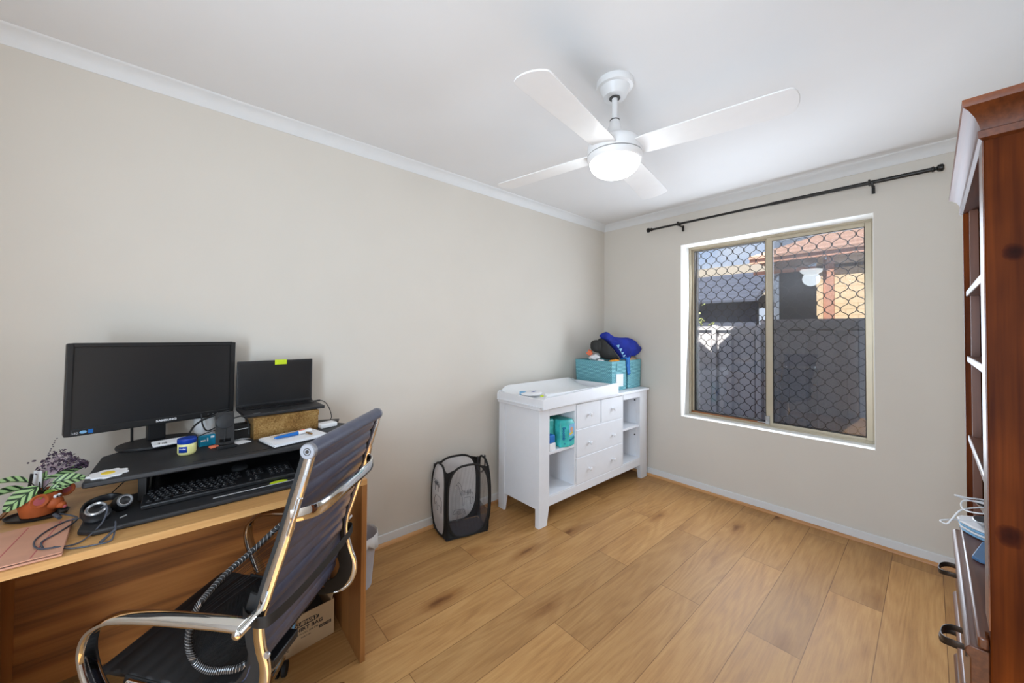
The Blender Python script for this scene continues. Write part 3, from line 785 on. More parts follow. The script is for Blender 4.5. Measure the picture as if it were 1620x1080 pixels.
def monitor():
    t = thing('monitor', 'black widescreen monitor on oval stand, screen off', 'monitor', (-2.1, -.08, CZ))
    A = Vector((-2.036, -.327, .966)); B = Vector((-2.18, .166, .966))
    # true plane through the measured corners
    u = (B-A); u.z = 0; W = u.length; u.normalize(); n = Vector((u.y, -u.x, 0))
    if n.x < 0: n = -n
    O = A.copy(); O.z = .962
    T = frame(O, u, (0, 0, 1)); Hh = .333
    # local: x along width, y up, z toward viewer
    if T.col[2].xyz.dot(n) < 0: T = frame(O, u, (0, 0, 1)) @ Matrix.Diagonal((1, 1, -1, 1))
    T = T @ Matrix.Rotation(rad(-.6), 4, 'Z')
    m = MB(); m.box(0, W, 0, Hh, -.03, 0, T); m.build('housing', 'bezel', t, bevel=.006, seg=3)
    b = .016
    m = MB(); m.box(0, b, 0, Hh, 0, .006, T); m.box(W-b, W, 0, Hh, 0, .006, T); m.box(b, W-b, Hh-b*.85, Hh, 0, .006, T); m.box(b, W-b, 0, .024, 0, .006, T)
    m.build('bezel', 'bezel', t, bevel=.002)
    MB().box(b, W-b, .024, Hh-b*.85, .0, .0015, T).build('screen', 'scr', t, smooth_=False)
    text('brand_lettering', 'SAMSUNG', .0105, T @ Matrix.Translation((W*.535, .012, .0066)), 'paper', t, sx=1.35, bold=.0004)
    m = MB(); m.lathe([(.009, 0), (.009, .0006)], T @ Matrix.Translation((.046, .011, .006)) @ Matrix.Diagonal((1, .6, 1, 1)), 20); m.build('oval_sticker', 'ltblue', t)
    MB().box(.058, .070, .004, .018, .006, .0068, T).build('blue_sticker', 'blueb', t)
    text('corner_lettering', 'LED', .009, T @ Matrix.Translation((.027, .009, .0062)), 'paper', t)
    m = MB()
    for i in range(5): m.box(W-.10+i*.017, W-.094+i*.017, .010, .012, .006, .0068, T)
    m.build('button_marks', 'silver', t)
    # neck and base
    c = (A+B)/2; c = c-n*.055
    ang = math.atan2(u.y, u.x)
    TT = Matrix.Translation((c.x, c.y, CZ)) @ Matrix.Rotation(ang, 4, 'Z')
    MB().box(-.028, .028, -.02, .012, .012, .28, TT).build('neck', 'black', t, bevel=.004)
    # oval base, centred a bit in front of the neck
    sgn = -1 if (TT.to_3x3() @ Vector((0, -1, 0))).dot(n) > 0 else 1
    pts = [(.125*math.cos(a), sgn*.04+.095*math.sin(a)) for a in [k*2*PI/48 for k in range(48)]]
    MB().prism(pts, .0002, .012, TT).build('stand_base', 'blackm', t, bevel=.003)
    m = MB(); m.tube([(-2.135, -.16, 1.02), (-2.15, -.165, .97), (-2.155, -.165, .93), (-2.16, -.165, .89), (-2.17, -.165, .84), (-2.18, -.15, .78), (-2.19, -.15, .7)], .0042, sub=4)
    single(m, 'power_cable', 'cableb', 'black cable hanging behind the monitor past the riser shelf', 'cable')
monitor()

def laptop():
    t = thing('laptop', 'open black laptop with dark screen raised on the gold box', 'laptop', (-2.04, .36, .966))
    ang = rad(97); # direction of width in plan
    u = Vector((-.018, .322, 0)).normalized(); n = Vector((u.y, -u.x, 0))   # n faces the room
    o = Vector((-1.955, .187, .9665))   # front left corner
    T = frame(o, u, -n)  # x width, y to hinge, z up
    W, D = .326, .212
    MB().box(0, W, 0, D, 0, .014, T).build('base', 'blackm', t, bevel=.003)
    MB().box(.018, W-.018, .105, D-.02, .014, .0146, T).build('keyboard_well', 'black', t)
    k = MB()
    for r in range(5):
        for c in range(14):
            x = .021+c*.0205; y = .104+r*.0172
            k.box(x, x+.0178, y, y+.0148, .0146, .0168, T)
    k.build('keyboard_keys', 'key', t, smooth_=False)
    MB().box(W*.33, W*.63, .02, .095, .014, .0145, T).build('trackpad', 'black', t)
    MB().box(.035, .06, .008, .014, .0142, .0146, T).build('palm_sticker', 'silver', t)
    # lid tilts back a few degrees
    L = T @ Matrix.Translation((0.0, D-.004, .013)) @ Matrix.Rotation(rad(91), 4, 'X')
    lh = .218
    MB().box(0, W, 0, lh, -.006, .0, L).build('lid', 'blackm', t, bevel=.003)
    MB().box(.010, W-.010, .016, lh-.010, .0, .0012, L).build('screen', 'scr', t, smooth_=False)
    m = MB(); m.box(.0, W, -.006, .012, -.009, .002, L @ Matrix.Translation((0, -.003, 0))); m.build('hinge', 'black', t, bevel=.002)
    S = L @ Matrix.Translation((W*.47, lh-.022, .0016))
    m = MB(); m.box(0, .052, 0, .024, 0, .0006, S)
    single(m, 'sticky_note', 'lime', 'yellow-green sticky note on the laptop screen top edge', 'sticky note', smooth_=False)
    a = T @ Vector((W+.002, D-.03, .008)); 
    m = MB(); m.tube([a, a+Vector((-.0, .03, .001)), (a.x+.01, a.y+.055, .962), (a.x+.03, a.y+.07, .93), (a.x+.05, a.y+.075, .895), (a.x+.06, a.y+.068, CZ+.0035), (a.x+.085, a.y+.05, CZ+.003)], .002, sub=6)
    m.cyl(a, a+Vector((0, .03, .001)), .004)
    single(m, 'charger_cable', 'cableb', 'black charger lead curving from laptop side down to the white adapter', 'cable')
laptop()
def desk_items():
    # gold box
    t = thing('gift_box', 'embossed gold box with lid under the laptop', 'box', (-2.0, .35, CZ))
    u = Vector((-.03, .27, 0)).normalized(); n = Vector((u.y, -u.x, 0)); T = frame((-1.925, .218, CZ+.0003), u, -n)
    MB().box(.002, .263, .002, .158, 0, .066, T).build('box_body', 'gold', t, bevel=.001)
    MB().box(0, .265, 0, .16, .066, .0905, T).build('box_lid', 'gold', t, bevel=.001)
    # papers on clipboard
    t = thing('paper_pad', 'stack of white papers on black clipboard right of the gold box', 'papers', (-1.82, .38, CZ))
    T = frame((-1.735, .268, CZ+.0005), (-.05, .21, 0), (-.2, .0, 0))
    MB().box(-.004, .22, -.004, .155, 0, .003, T).build('clipboard', 'black', t)
    random.seed(3)
    for i in range(5):
        MB().box(0, .208, 0, .15, .0032+i*.0022, .005+i*.0022, T @ T3(random.uniform(-.004, .008), random.uniform(-.003, .004), 0, 0, 0, random.uniform(-3, 3))).build('paper_sheet', 'paper', t, smooth_=False)
    def pen(p, q, nm, label, r, m1, m2, f, cat='pen'):
        t = thing(nm, label, cat, p); p, q = Vector(p), Vector(q)
        c = p.lerp(q, f); MB().cyl(p, c, r*.7, r).cyl(p-(q-p).normalized()*.008, p, r*.25, r*.6).build('pen_barrel', m1, t)
        MB().cyl(c, q, r, r*.85).build('pen_cap', m2, t)
    pen((-1.813, .285, .898), (-1.850, .425, .898), 'marker_pen', 'blue and white marker pen lying across the white papers', .008, 'blueb', 'whitep', .6)
    pen((-1.845, .275, .8965), (-1.882, .405, .8965), 'pencil', 'thin tan pencil lying on the papers behind the blue marker', .0032, 'card', 'coral', .8, 'pencil')
    pen((-1.845, .40, .895), (-1.795, .415, .895), 'key_tag', 'small brass clip lying on the papers right of the marker', .004, 'gold', 'gold', .5, 'clip')
    # white adapter
    m = MB(); m.box(-.028, .028, -.04, .04, 0, .022, T3(-1.965, .52, CZ, 0, 0, 12))
    single(m, 'power_adapter', 'whitep', 'white square power adapter right of the gold box', 'adapter', bevel=.006, seg=3)
    m = MB(); m.box(-.03, .03, -.05, .05, 0, .006, T3(-2.07, .555, CZ, 0, 0, -20))
    single(m, 'phone', 'black', 'flat black phone lying behind the white adapter', 'phone', bevel=.003)
    # petroleum jelly jar
    c = (-1.875, .004)
    t = thing('ointment_jar', 'cream jar with blue lid and blue label on the riser shelf', 'jar', (c[0], c[1], CZ))
    J = Matrix.Translation((c[0], c[1], CZ))
    MB().lathe([(.022, 0), (.0265, .004), (.028, .010), (.028, .040), (.0265, .044)], J, 32).build('jar_body', 'yellowc', t)
    MB().lathe([(.027, .042), (.0285, .044), (.029, .058), (.027, .061), (.0, .0612)], J, 32).build('lid', 'bluelid', t)
    a0 = math.atan2(0-c[1], 0-c[0])-.45
    m = MB(); m.grid(lambda u, v: (c[0]+.0285*math.cos(a0-.48+.96*u), c[1]+.0285*math.sin(a0-.48+.96*u), CZ+.012+.022*v), 10, 2); m.build('label', 'bluelid', t, solid=.0004)
    nd = Vector((math.cos(a0), math.sin(a0), 0)); tx = Vector((-nd.y, nd.x, 0))
    text('label_lettering', 'Vaseline', .006, frame(Vector((c[0], c[1], CZ+.026))+nd*.0292, tx, (0, 0, 1)), 'whitep', t)
    # cyan card box
    t = thing('card_box', 'small cyan packet standing between the jar and phone stand', 'box', (-1.95, .07, CZ))
    u = Vector((-.25, 1, 0)).normalized(); n = Vector((u.y, -u.x, 0)); T = frame((-1.944, .042, CZ+.0003), u, -n)
    MB().box(0, .052, 0, .018, 0, .042, T).build('packet', 'cyan', t, bevel=.001)
    F = T @ Matrix.Rotation(PI/2, 4, 'X')
    m = MB(); m.box(.004, .020, .020, .026, 0, .0006, F); m.box(.024, .028, .018, .032, 0, .0006, F); m.box(.036, .048, .030, .038, 0, .0006, F); m.build('printed_marks', 'whitep', t)
    m = MB(); m.box(-.011, .011, -.014, .014, 0, .008, T3(-1.905, .085, CZ, 0, 0, 15)); single(m, 'eraser', 'coral', 'small coral eraser in front of the cyan packet', 'eraser', bevel=.002)
    # phone stand with round charger
    t = thing('phone_stand', 'black folded phone stand holding a round wireless charger', 'phone stand', (-1.87, .12, CZ))
    T = frame((-1.855, .094, CZ+.0003), (-.06, 1, 0), (-1, -.06, 0))
    m = MB(); m.box(0, .062, 0, .075, 0, .004, T); m.box(0, .062, 0, .004, 0, .012, T); m.build('stand_base', 'black', t, bevel=.001)
    P = T @ Matrix.Translation((0, .055, .004)) @ Matrix.Rotation(rad(76), 4, 'X')
    m = MB(); m.box(0, .012, 0, .13, 0, .004, P); m.box(.05, .062, 0, .13, 0, .004, P); m.box(.012, .05, .022, .13, 0, .004, P); m.box(.012, .05, 0, .010, 0, .004, P)
    m.build('back_plate', 'black', t, bevel=.001)
    MB().lathe([(.029, 0), (.029, .006), (.026, .0075), (0, .0075)], P @ Matrix.Translation((.031, .092, .004)), 36).build('charger_disc', 'blackm', t)
    m = MB(); m.tube([P @ Vector((.031, .064, .007)), P @ Vector((.031, .045, .01)), P @ Vector((.028, .02, .012)), P @ Vector((.026, .008, .006)), P @ Vector((.026, .002, -.02))], .0015, sub=5); m.build('charger_lead', 'black', t)
    # stuff behind the stand
    m = MB(); m.box(-.03, .03, -.045, .045, 0, .062, T3(-2.0, .165, CZ, 0, 0, 8)); single(m, 'storage_box', 'black', 'small black box behind the phone stand beside the gold box', 'box', bevel=.002)
    m = MB(); m.box(-.03, .03, -.025, .025, 0, .002, T3(-1.925, .175, CZ, 0, 0, 25)); single(m, 'paper_slip', 'paper', 'small white paper slip between phone stand and gold box', 'paper', smooth_=False)
    m = MB(); m.tube([(-1.965, .14, CZ+.045), (-1.955, .16, CZ+.047), (-1.95, .19, CZ+.05), (-1.952, .21, CZ+.052)], [.002, .003, .004, .002], sub=4); m.tube([(-1.95, .15, CZ+.004), (-1.94, .18, CZ+.01), (-1.945, .21, CZ+.004)], .002, sub=4)
    single(m, 'earphone_cable', 'silver', 'silver tangled cable in front of the small black box', 'cable')
    # white mug behind
    t = thing('mug', 'white cup half hidden behind the monitor edge on the riser', 'cup', (-2.185, .065, CZ))
    t.location.z = DZ
    ROOTM[t.name] = Matrix.Translation((-2.185, .065, DZ)); t.matrix_world = ROOTM[t.name]
    MB().lathe([(.034, 0), (.036, .12), (.04, .21), (.037, .21), (.033, .12), (.031, .005), (0, .005)], Matrix.Translation((-2.2, .065, DZ+.0)), 32).build('cup_body', 'whitep', t)
    # chewing gum like packet on the monitor base
    t = thing('packet', 'white and pink wrapped bar with barcode on the monitor stand base', 'packet', (-2.03, -.05, CZ+.012))
    T = frame((-1.995, -.095, CZ+.0125), (-.02, .11, 0), (-1, 0, 0))
    MB().box(0, .105, 0, .045, 0, .008, T @ Matrix.Rotation(rad(12), 4, 'X')).build('wrapper', 'paper', t, bevel=.003)
    MB().box(.016, .042, .006, .02, .0082, .0088, T @ Matrix.Rotation(rad(12), 4, 'X')).build('barcode', 'barcode', t)
    # black cables looping behind
    def cab(name, label, pts, r=.003, m='cableb'):
        q = MB(); q.tube(pts, r, sub=6); return single(q, name, m, label, 'cable')
    cab('video_cable', 'thick black cable arching from behind jar up to monitor edge', [(-2.02, .0, CZ+.004), (-2.06, .01, .91), (-2.10, .04, .945), (-2.13, .10, .965), (-2.14, .15, .975)], .004)
    cab('usb_cable', 'black cable hanging in a loop in front of the white cup', [(-2.14, .05, .975), (-2.13, .055, .93), (-2.10, .07, .905), (-2.10, .10, .915), (-2.10, .14, .94), (-2.11, .16, .955)], .003)
    cab('thin_cable', 'thin black cable crossing low behind the cyan packet', [(-2.06, .02, CZ+.006), (-2.07, .06, .90), (-2.07, .12, .915), (-2.09, .16, .93)], .002)
    cab('looped_cable', 'black cable looping between phone stand and laptop', [(-1.90, .15, .985), (-1.92, .175, .985), (-1.94, .195, .965), (-1.945, .205, .93), (-1.945, .205, .90)], .003)
    cab('floor_lead', 'thin black lead lying on the desktop behind the riser left side', [(-2.11, -.12, .82), (-2.07, -.16, .775), (-2.0, -.20, .745), (-1.95, -.195, .744), (-1.93, -.14, .744), (-1.92, -.11, .746)], .002)
    # daisy coaster
    t = thing('daisy_coaster', 'white daisy-shaped coaster with yellow centre on riser shelf corner', 'coaster', (-1.775, -.188, CZ))
    m = MB(); pts = []
    for k in range(64):
        a = 2*PI*k/64; r = .045*(1+.09*math.cos(9*a)); pts.append((-1.773+r*math.cos(a), -.188+r*math.sin(a)))
    m.prism(pts, CZ+.0002, CZ+.005); m.build('petals', 'paper', t, bevel=.0012)
    MB().lathe([(.0165, .005), (.0155, .007), (0, .0072)], Matrix.Translation((-1.773, -.188, CZ)), 24).build('flower_centre', 'yel', t)
    # keyboard
    t = thing('keyboard', 'black full-size keyboard on the riser tray', 'keyboard', (-1.77, .11, .756))
    o = Vector((-1.704, -.108, .7565)); u = Vector((-.005, 1, 0)).normalized(); T = frame(o, u, (-1, 0, 0)) @ Matrix.Rotation(rad(3.0), 4, 'X')
    MB().box(0, .445, 0, .145, 0, .016, T).build('keyboard_case', 'black', t, bevel=.004)
    kb = MB(); kb.box(0, .0158, 0, .015, 0, .0045); key0 = None; n = 0
    Mi = ROOTM[t.name].inverted()
    rows = [(y, [(x, 1) for x in xs]) for y, xs in (
        (.120, [.012]+[.042+.0185*i for i in range(4)]+[.122+.0185*i for i in range(4)]+[.202+.0185*i for i in range(4)]+[.292, .3105, .329]),
        (.098, [.012+.0185*i for i in range(14)]+[.292, .3105, .329]+[.362+.0185*i for i in range(4)]),
        (.0795, [.018+.0185*i for i in range(14)]+[.292, .3105, .329]+[.362+.0185*i for i in range(4)]),
        (.061, [.022+.0185*i for i in range(13)]+[.362+.0185*i for i in range(4)]),
        (.0425, [.028+.0185*i for i in range(12)]+[.3105]+[.362+.0185*i for i in range(3)]),
        (.024, [.012, .034, .056]+[.185, .21, .235]+[.292, .3105, .329]))]
    for y, ks in rows:
        for x, w in ks:
            if n >= 99: break
            KT = Mi @ T @ Matrix.Translation((x, y-.012, .016))
            if key0 is None:
                key0 = MB(); key0.box(0, .0158, 0, .015, 0, .005); key0 = key0.build('key', 'keyl', t, world=False, bevel=.0012); q = key0
            else:
                q = key0.copy(); COL.objects.link(q); q.parent = t
            q.matrix_local = KT; n += 1
    KT = Mi @ T @ Matrix.Translation((.080, .012, .016)) @ Matrix.Diagonal((6.2, 1, .9, 1))
    q = key0.copy(); COL.objects.link(q); q.parent = t; q.matrix_local = KT; q.name = 'space_bar'
    m = MB(); m.cyl((-1.66, .075, .7595), (-1.663, .33, .7595), .0022); single(m, 'stylus', 'silver', 'thin silver rod lying along the tray in front of the keyboard', 'stylus')
    # mouse
    m = MB(); m.ball((-1.895, .17, .7775), .03, 16, (1.2, .95, .5)); m.v = [(x, y, max(z, .7575)) for x, y, z in m.v]
    single(m, 'computer_mouse', 'blackm', 'dark computer mouse behind the keyboard under the riser shelf', 'mouse')
    m = MB(); m.lathe([(.03, 0), (.03, .001)], T3(-1.685, .275, .7562) @ Matrix.Diagonal((.55, 1, 1, 1)), 24); single(m, 'lime_sticky_note', 'lime', 'lime green note peeking out under the keyboard front right', 'note')
    m = MB(); m.box(-.08, .07, -.035, .035, 0, .004, T3(-1.80, .452, DZ+.0002, 0, 0, 4)); single(m, 'leaflet', 'paper', 'white and blue leaflet on the desk right of the keyboard', 'leaflet')
    # rose folio
    t = thing('tablet_folio', 'rose-pink leather tablet folio on the desk front left', 'folio', (-1.67, -.34, DZ))
    pts = [(-1.540, -.243), (-1.792, -.262), (-1.80, -.36), (-1.79, -.434), (-1.541, -.434)]
    MB().prism(pts, DZ+.0004, DZ+.0065).build('back_cover', 'pinkf', t, bevel=.002)
    pts2 = [(-1.545, -.246), (-1.788, -.264), (-1.79, -.434), (-1.545, -.434)]
    MB().prism(pts2, DZ+.0065, DZ+.009).build('tablet', 'blackm', t)
    MB().prism(pts, DZ+.009, DZ+.0125).build('front_cover', 'pinkf', t, bevel=.0015)
    m = MB()
    for y in (-.292, -.355): m.box(-1.785, -1.548, y-.0012, y+.0012, DZ+.0123, DZ+.0129, Matrix.Translation((-1.66, y, 0)) @ Matrix.Rotation(rad(-3), 4, 'Z') @ Matrix.Translation((1.66, -y, 0)))
    m.build('fold_creases', 'pinkear', t)
desk_items()

def headphones():
    t = thing('headphones', 'black over-ear headphones with silver rings and lead, on desk corner', 'headphones', (-1.75, -.18, DZ))
    cups = [(Vector((-1.705, -.203, .787)), Vector((.45, -.05, .85)), .026), (Vector((-1.745, -.148, .787)), Vector((.80, .35, .50)), .021)]
    for c, nrm, r in cups:
        q = nrm.normalized().to_track_quat('Z', 'Y').to_matrix().to_4x4(); T = Matrix.Translation(c) @ q
        e = MB().lathe([(r*.9, -.03), (r*1.15, -.026), (r*1.2, -.012), (r*1.05, -.006), (r*.95, .0), (r*.9, .008)], T, 32).build('ear_cup', 'black', t)
        MB().lathe([(r*.72, .006), (r*.9, .004), (r*.93, .010), (r*.82, .014), (r*.7, .010)], T, 32).build('silver_ring', 'silver', e)
        MB().lathe([(r*.7, .0), (r*.7, .0095), (r*.3, .012), (0, .012)], T, 32).build('cup_plate', 'key', e)
    m = MB(); m.sweep([(-1.72, -.225, .772), (-1.74, -.238, .775), (-1.775, -.235, .785), (-1.80, -.215, .79), (-1.81, -.185, .79), (-1.795, -.16, .785), (-1.77, -.15, .78)], .022, .009, (0, 0, 1), sub=5)
    m.build('headband', 'black', t)
    z = DZ+.0155
    m = MB(); m.tube([(-1.71, -.215, .785), (-1.69, -.18, .80), (-1.655, -.185, .765), (-1.60, -.22, z-.012), (-1.575, -.265, z), (-1.60, -.297, z), (-1.66, -.312, z), (-1.72, -.30, z), (-1.765, -.27, z), (-1.76, -.235, .757)], .0021, sub=7)
    m.tube([(-1.58, -.265, z), (-1.567, -.23, DZ+.004), (-1.553, -.18, DZ+.003), (-1.558, -.155, DZ+.004), (-1.60, -.152, .762), (-1.63, -.155, .768)], .0022, sub=7)
    m.tube([(-1.59, -.285, z), (-1.64, -.295, z), (-1.69, -.27, z), (-1.77, -.25, z+.0), (-1.79, -.29, .775)], .0022, sub=7)
    m.build('audio_lead', 'cable', t)
    m = MB(); m.cyl((-1.553, -.176, DZ+.006), (-1.585, -.150, .762), .0042, .003); m.build('lead_joint', 'cable', t)
    m = MB(); m.cyl((-1.79, -.30, .775), (-1.765, -.285, .770), .005); m.build('jack_plug', 'cable', t)
    m = MB(); m.cyl((-1.652, -.148, .768), (-1.660, -.134, .770), .002); m.build('lead_plug', 'silver', t)
headphones()

def plant():
    cx, cy = -1.925, -.355
    t = thing('plant_saucer', 'black oval saucer under the terracotta pot', 'saucer', (cx, cy, DZ))
    T = T3(cx+.01, cy-.002, DZ+.0003, 0, 0, 70) @ Matrix.Diagonal((1.5, 1, 1, 1))
    MB().lathe([(.036, 0), (.045, .001), (.049, .010), (.047, .0105), (.043, .004), (0, .003)], T, 40).build('saucer_dish', 'black', t)
    t = thing('potted_plant', 'striped-leaf plant in an orange terracotta animal-face pot', 'potted plant', (cx, cy, DZ+.0035))
    z = DZ+.0045
    P = Matrix.Translation((cx, cy, z))
    pot = MB().lathe([(.034, 0), (.038, .002), (.044, .03), (.048, .05), (.0475, .068), (.046, .071), (.043, .069), (.042, .06), (0, .058)], P, 40).build('pot', 'terra', t)
    # face looks to +y / room side
    fd = Vector((.55, .83, 0)).normalized(); sd = Vector((-fd.y, fd.x, 0)); c = Vector((cx, cy, z))
    m = MB(); m.ball(c+fd*.043+Vector((0, 0, .035)), .021, 16, (1, 1, 1)); m.ball(c+fd*.062+Vector((0, 0, .026)), .012, 14, (1, 1, .9)); m.build('snout', 'terra', pot)
    MB().ball(c+fd*.072+Vector((0, 0, .021)), .0055, 12).build('nose', 'pinkear', pot)
    for s, dz in ((-1, 0), (1, .006)):
        e = c+fd*.038+sd*s*.040+Vector((0, 0, .056+dz))
        Tm = frame(e, sd, (0, 0, 1))
        nrm = (fd*.55+Vector((.8, -.1, 0))*.6).normalized(); Tm = Matrix.Translation(e) @ nrm.to_track_quat('Z', 'Y').to_matrix().to_4x4()
        ear = MB().lathe([(.012, -.004), (.021, -.002), (.022, .001), (.019, .002), (.012, -.0005), (0, -.001)], Tm, 28).build('ear', 'terra', pot)
        MB().lathe([(.0125, .0003), (.006, .0002), (0, .0002)], Tm, 24, cap=False).build('inner_ear', 'pinkear', pot)
    for s in (-1, 1):
        e = c+fd*.052+sd*s*.0055+Vector((.004, 0, .058))
        ey = MB().ball(e, .0056, 14).build('eye', 'whitep', pot)
    m = MB()
    for s in (-1, 1): m.ball(c+fd*.0565+sd*s*.005+Vector((.007, 0, .058)), .0024, 10)
    m.build('pupils', 'key', pot)
    MB().lathe([(.0415, 0), (.03, .006), (0, .007)], Matrix.Translation((cx, cy, z+.0585)), 24).build('soil', 'soil', t)
    # leaves, unit leaf .08 long
    def leafmesh():
        m = MB(); L, W = .08, .0235
        def fn(u, v):
            w = W*(math.sin(PI*min(1, u*1.0))**.62)*(1-.25*u)
            s = (v-.5)*2
            return Vector((u*L, s*w, -.35*L*(u-.3)**2*1.2+.35*abs(s)*w))
        m.grid(fn, 16, 8); return m
    # leaf: (base point, tip direction, scale, roll)
    c0 = Vector((cx, cy, z+.06))
    leaves = [((-1.93, -.378, .853), (-.1, -.95, .25), 1.05, 25), ((-1.93, -.385, .835), (.0, -1., -.12), 1.15, 20), ((-1.89, -.352, .845), (.28, -.75, -.62), 1.1, -25),
              ((-1.95, -.350, .855), (-.25, .9, .22), 1.15, 15), ((-1.92, -.330, .840), (.05, 1., .06), .95, 20), ((-1.91, -.335, .822), (.1, .95, .14), .6, 20), ((-1.945, -.36, .845), (-.2, .35, .35), .6, 40)]
    first = None
    Mi = ROOTM[t.name].inverted()
    for b, d, s, roll in leaves:
        d = Vector(d).normalized(); up = Vector((0.55, 0, .8)); y = up.cross(d).normalized()
        LT = Mi @ frame(b, d, y) @ Matrix.Rotation(rad(roll), 4, 'X') @ Matrix.Scale(s, 4)
        if first is None: first = leafmesh().build('leaf', 'leaf', t, world=False); q = first
        else: q = first.copy(); COL.objects.link(q); q.parent = t
        q.matrix_local = LT
        st = MB(); st.tube([c0+Vector((random.uniform(-.01, .01), random.uniform(-.01, .01), 0)), c0.lerp(Vector(b), .6)+Vector((0, 0, .008)), b], .0013, n=6, sub=3); st.build('leaf_stem', 'stem', t)
    for b, d in (((-1.90, -.352, .812), (.4, -.6, .3)), ((-1.9, -.345, .812), (.3, .8, .4)), ((-1.895, -.35, .81), (.8, .2, .1))):
        d = Vector(d).normalized(); y = Vector((0.5, 0, .8)).cross(d).normalized()
        m = leafmesh(); T = frame(b, d, y) @ Matrix.Scale(.38, 4); m.v = [tuple(T @ Vector(v)) for v in m.v]; m.build('small_leaf', 'leafg', t)
    # dark purple leafy sprig
    random.seed(11)
    m = MB(); cen = Vector((-1.96, -.325, .905))
    stems = MB()
    for i in range(340):
        a = random.uniform(-1.15, .95); r = .085*random.random()**.55
        # fan shape
        p = Vector((-1.965+random.uniform(-.022, .022), -.372, .862))+Vector((0, .10*(random.random()**.7)*1.15, 0))
        yy = (p.y+.372)/.115
        top = .012+.062*math.exp(-((yy-.42)/.38)**2)
        p.z += top*random.random()**.8+ .012*yy*0
        d = Vector((random.uniform(-1, 1), random.uniform(-.3, 1), random.uniform(-.6, .9))).normalized()
        T = d.to_track_quat('X', 'Z').to_matrix().to_4x4()
        m.ball(p, .0046*random.uniform(.7, 1.25), 6, (1, .62, .42), T)
    for k in range(9): m.ball((-1.955, -.345+.0022*k+random.uniform(-.002, .002), .925+.0065*k), .003, 6, (1, .7, .6))
    m.ball((-1.955, -.386, .908), .003, 6); m.ball((-1.955, -.374, .912), .0045, 6, (1, 1.3, .7))
    m.build('purple_sprig', 'purple', t)
    for k in range(26):
        y = -.366+.0042*k
        stems.tube([c0+Vector((-.01, .005, 0)), (-1.955, -.35+.25*(y+.35), .86), (-1.96, y, .878+.045*math.exp(-((k/26-.42)/.4)**2))], .0009, n=5, sub=4)
    stems.build('sprig_stems', 'mauve', t)
    m = MB(); m.box(-.011, .011, -.0008, .0008, 0, .055, T3(-1.945, -.363, .825, 0, 0, 60)); m.build('plant_tag', 'paper', t)
    m = MB(); m.box(-.004, .004, -.001, .001, 0, .06, T3(-1.925, -.378, .82, 0, 8, 60)); m.build('plant_stake', 'key', t)
plant()

# ------------------------------------------------------------------ under the desk
def cardboard():
    u = Vector((-1.772+1.746, .511-.252, 0)).normalized(); n = Vector((u.y, -u.x, 0))
    T = frame(Vector((-1.772, .511, .0005))-u*.40, u, -n)   # x to the right, y back, z up
    t = thing('cardboard_box', 'brown cardboard carton printed T-SHIRT BAG under the desk', 'carton', T @ Vector((.2, .13, 0)))
    w, d, h, th = .40, .235, .150, .004
    m = MB(); m.box(0, w, 0, th, 0, h, T); m.box(0, w, d-th, d, 0, h, T); m.box(0, th, th, d-th, 0, h, T); m.box(w-th, w, th, d-th, 0, h, T); m.box(th, w-th, th, d-th, 0, th, T)
    m.build('carton', 'card', t)
    m = MB(); m.add([(w, .0, h), (w, d, h), (w+.018, d, h+.05), (w+.018, .02, h+.045), (w+.003, 0, h), (w+.003, d, h), (w+.021, d, h+.05), (w+.021, .02, h+.045)],
          [(0, 1, 2, 3), (4, 7, 6, 5), (0, 3, 7, 4), (1, 5, 6, 2), (3, 2, 6, 7), (0, 4, 5, 1)], T @ Matrix.Translation((-.012, 0, 0)))
    m.build('flap', 'card', t)
    F = T @ Matrix.Rotation(PI/2, 4, 'X')   # x right, y up, z out
    def tx(s, x, y, sz, sx=1., sh=0., b=.0): text('box_lettering', s, sz, F @ Matrix.Translation((x, y, .0005)), 'ink', t, sx=sx, shear=sh, bold=b)
    m = MB(); pts = [(.285+.052*math.copysign(abs(math.cos(a))**.5, math.cos(a)), .112+.0105*math.copysign(abs(math.sin(a))**.7, math.sin(a))) for a in [k*2*PI/32 for k in range(32)]]
    m.prism(pts, 0, .0006, F); m.build('logo_oval', 'ink', t)
    text('logo_lettering', 'SUBWAY', .021, F @ Matrix.Translation((.285, .112, .0009)), 'card', t, sx=1.05, shear=.25, bold=.0006)
    tx('T-SHIRT BAG', .283, .088, .021, 1.15, b=.0005)
    tx('MADE IN U.S.A. 1000 CTS', .283, .070, .009)
    tx('made in usa', .285, .055, .008)
    tx('A001BTBN', .183, .030, .016)
    m = MB(); m.box(.338, .388, .056, .068, 0, .0006, F); m.build('code_strip', 'ink', t)
    text('code_lettering', 'BAGS 1000', .009, F @ Matrix.Translation((.363, .062, .0009)), 'card', t)
    # contents
    random.seed(5)
    m = MB()
    def bag(u_, v_):
        x = .02+.36*u_; y = .01+.215*v_
        b = math.sin(PI*u_)**.5*math.sin(PI*v_)**.5 if 0 < u_ < 1 and 0 < v_ < 1 else 0
        return T @ Vector((x, y, .10+.10*b+.015*math.sin(u_*19+v_*7)*b))
    m.grid(bag, 24, 14); single(m, 'black_bag', 'rubber', 'black plastic bag stuffed in the top of the carton', 'bag', solid=.002)
    m = MB(); m.ball(T @ Vector((.335, .10, .215)), .026, 16, (1.1, .8, .9)); single(m, 'blue_bottle', 'cyan', 'blue rounded object on the bag inside the carton', 'bottle')
    m = MB(); m.ball(T @ Vector((.235, -.006, .137)), .016, 14, (.9, .5, 1.5)); m.v = [tuple(Vector(v)) for v in m.v]
    single(m, 'plush_tag', 'ltblue', 'small pale blue printed tag hanging over the carton front', 'tag')
cardboard()

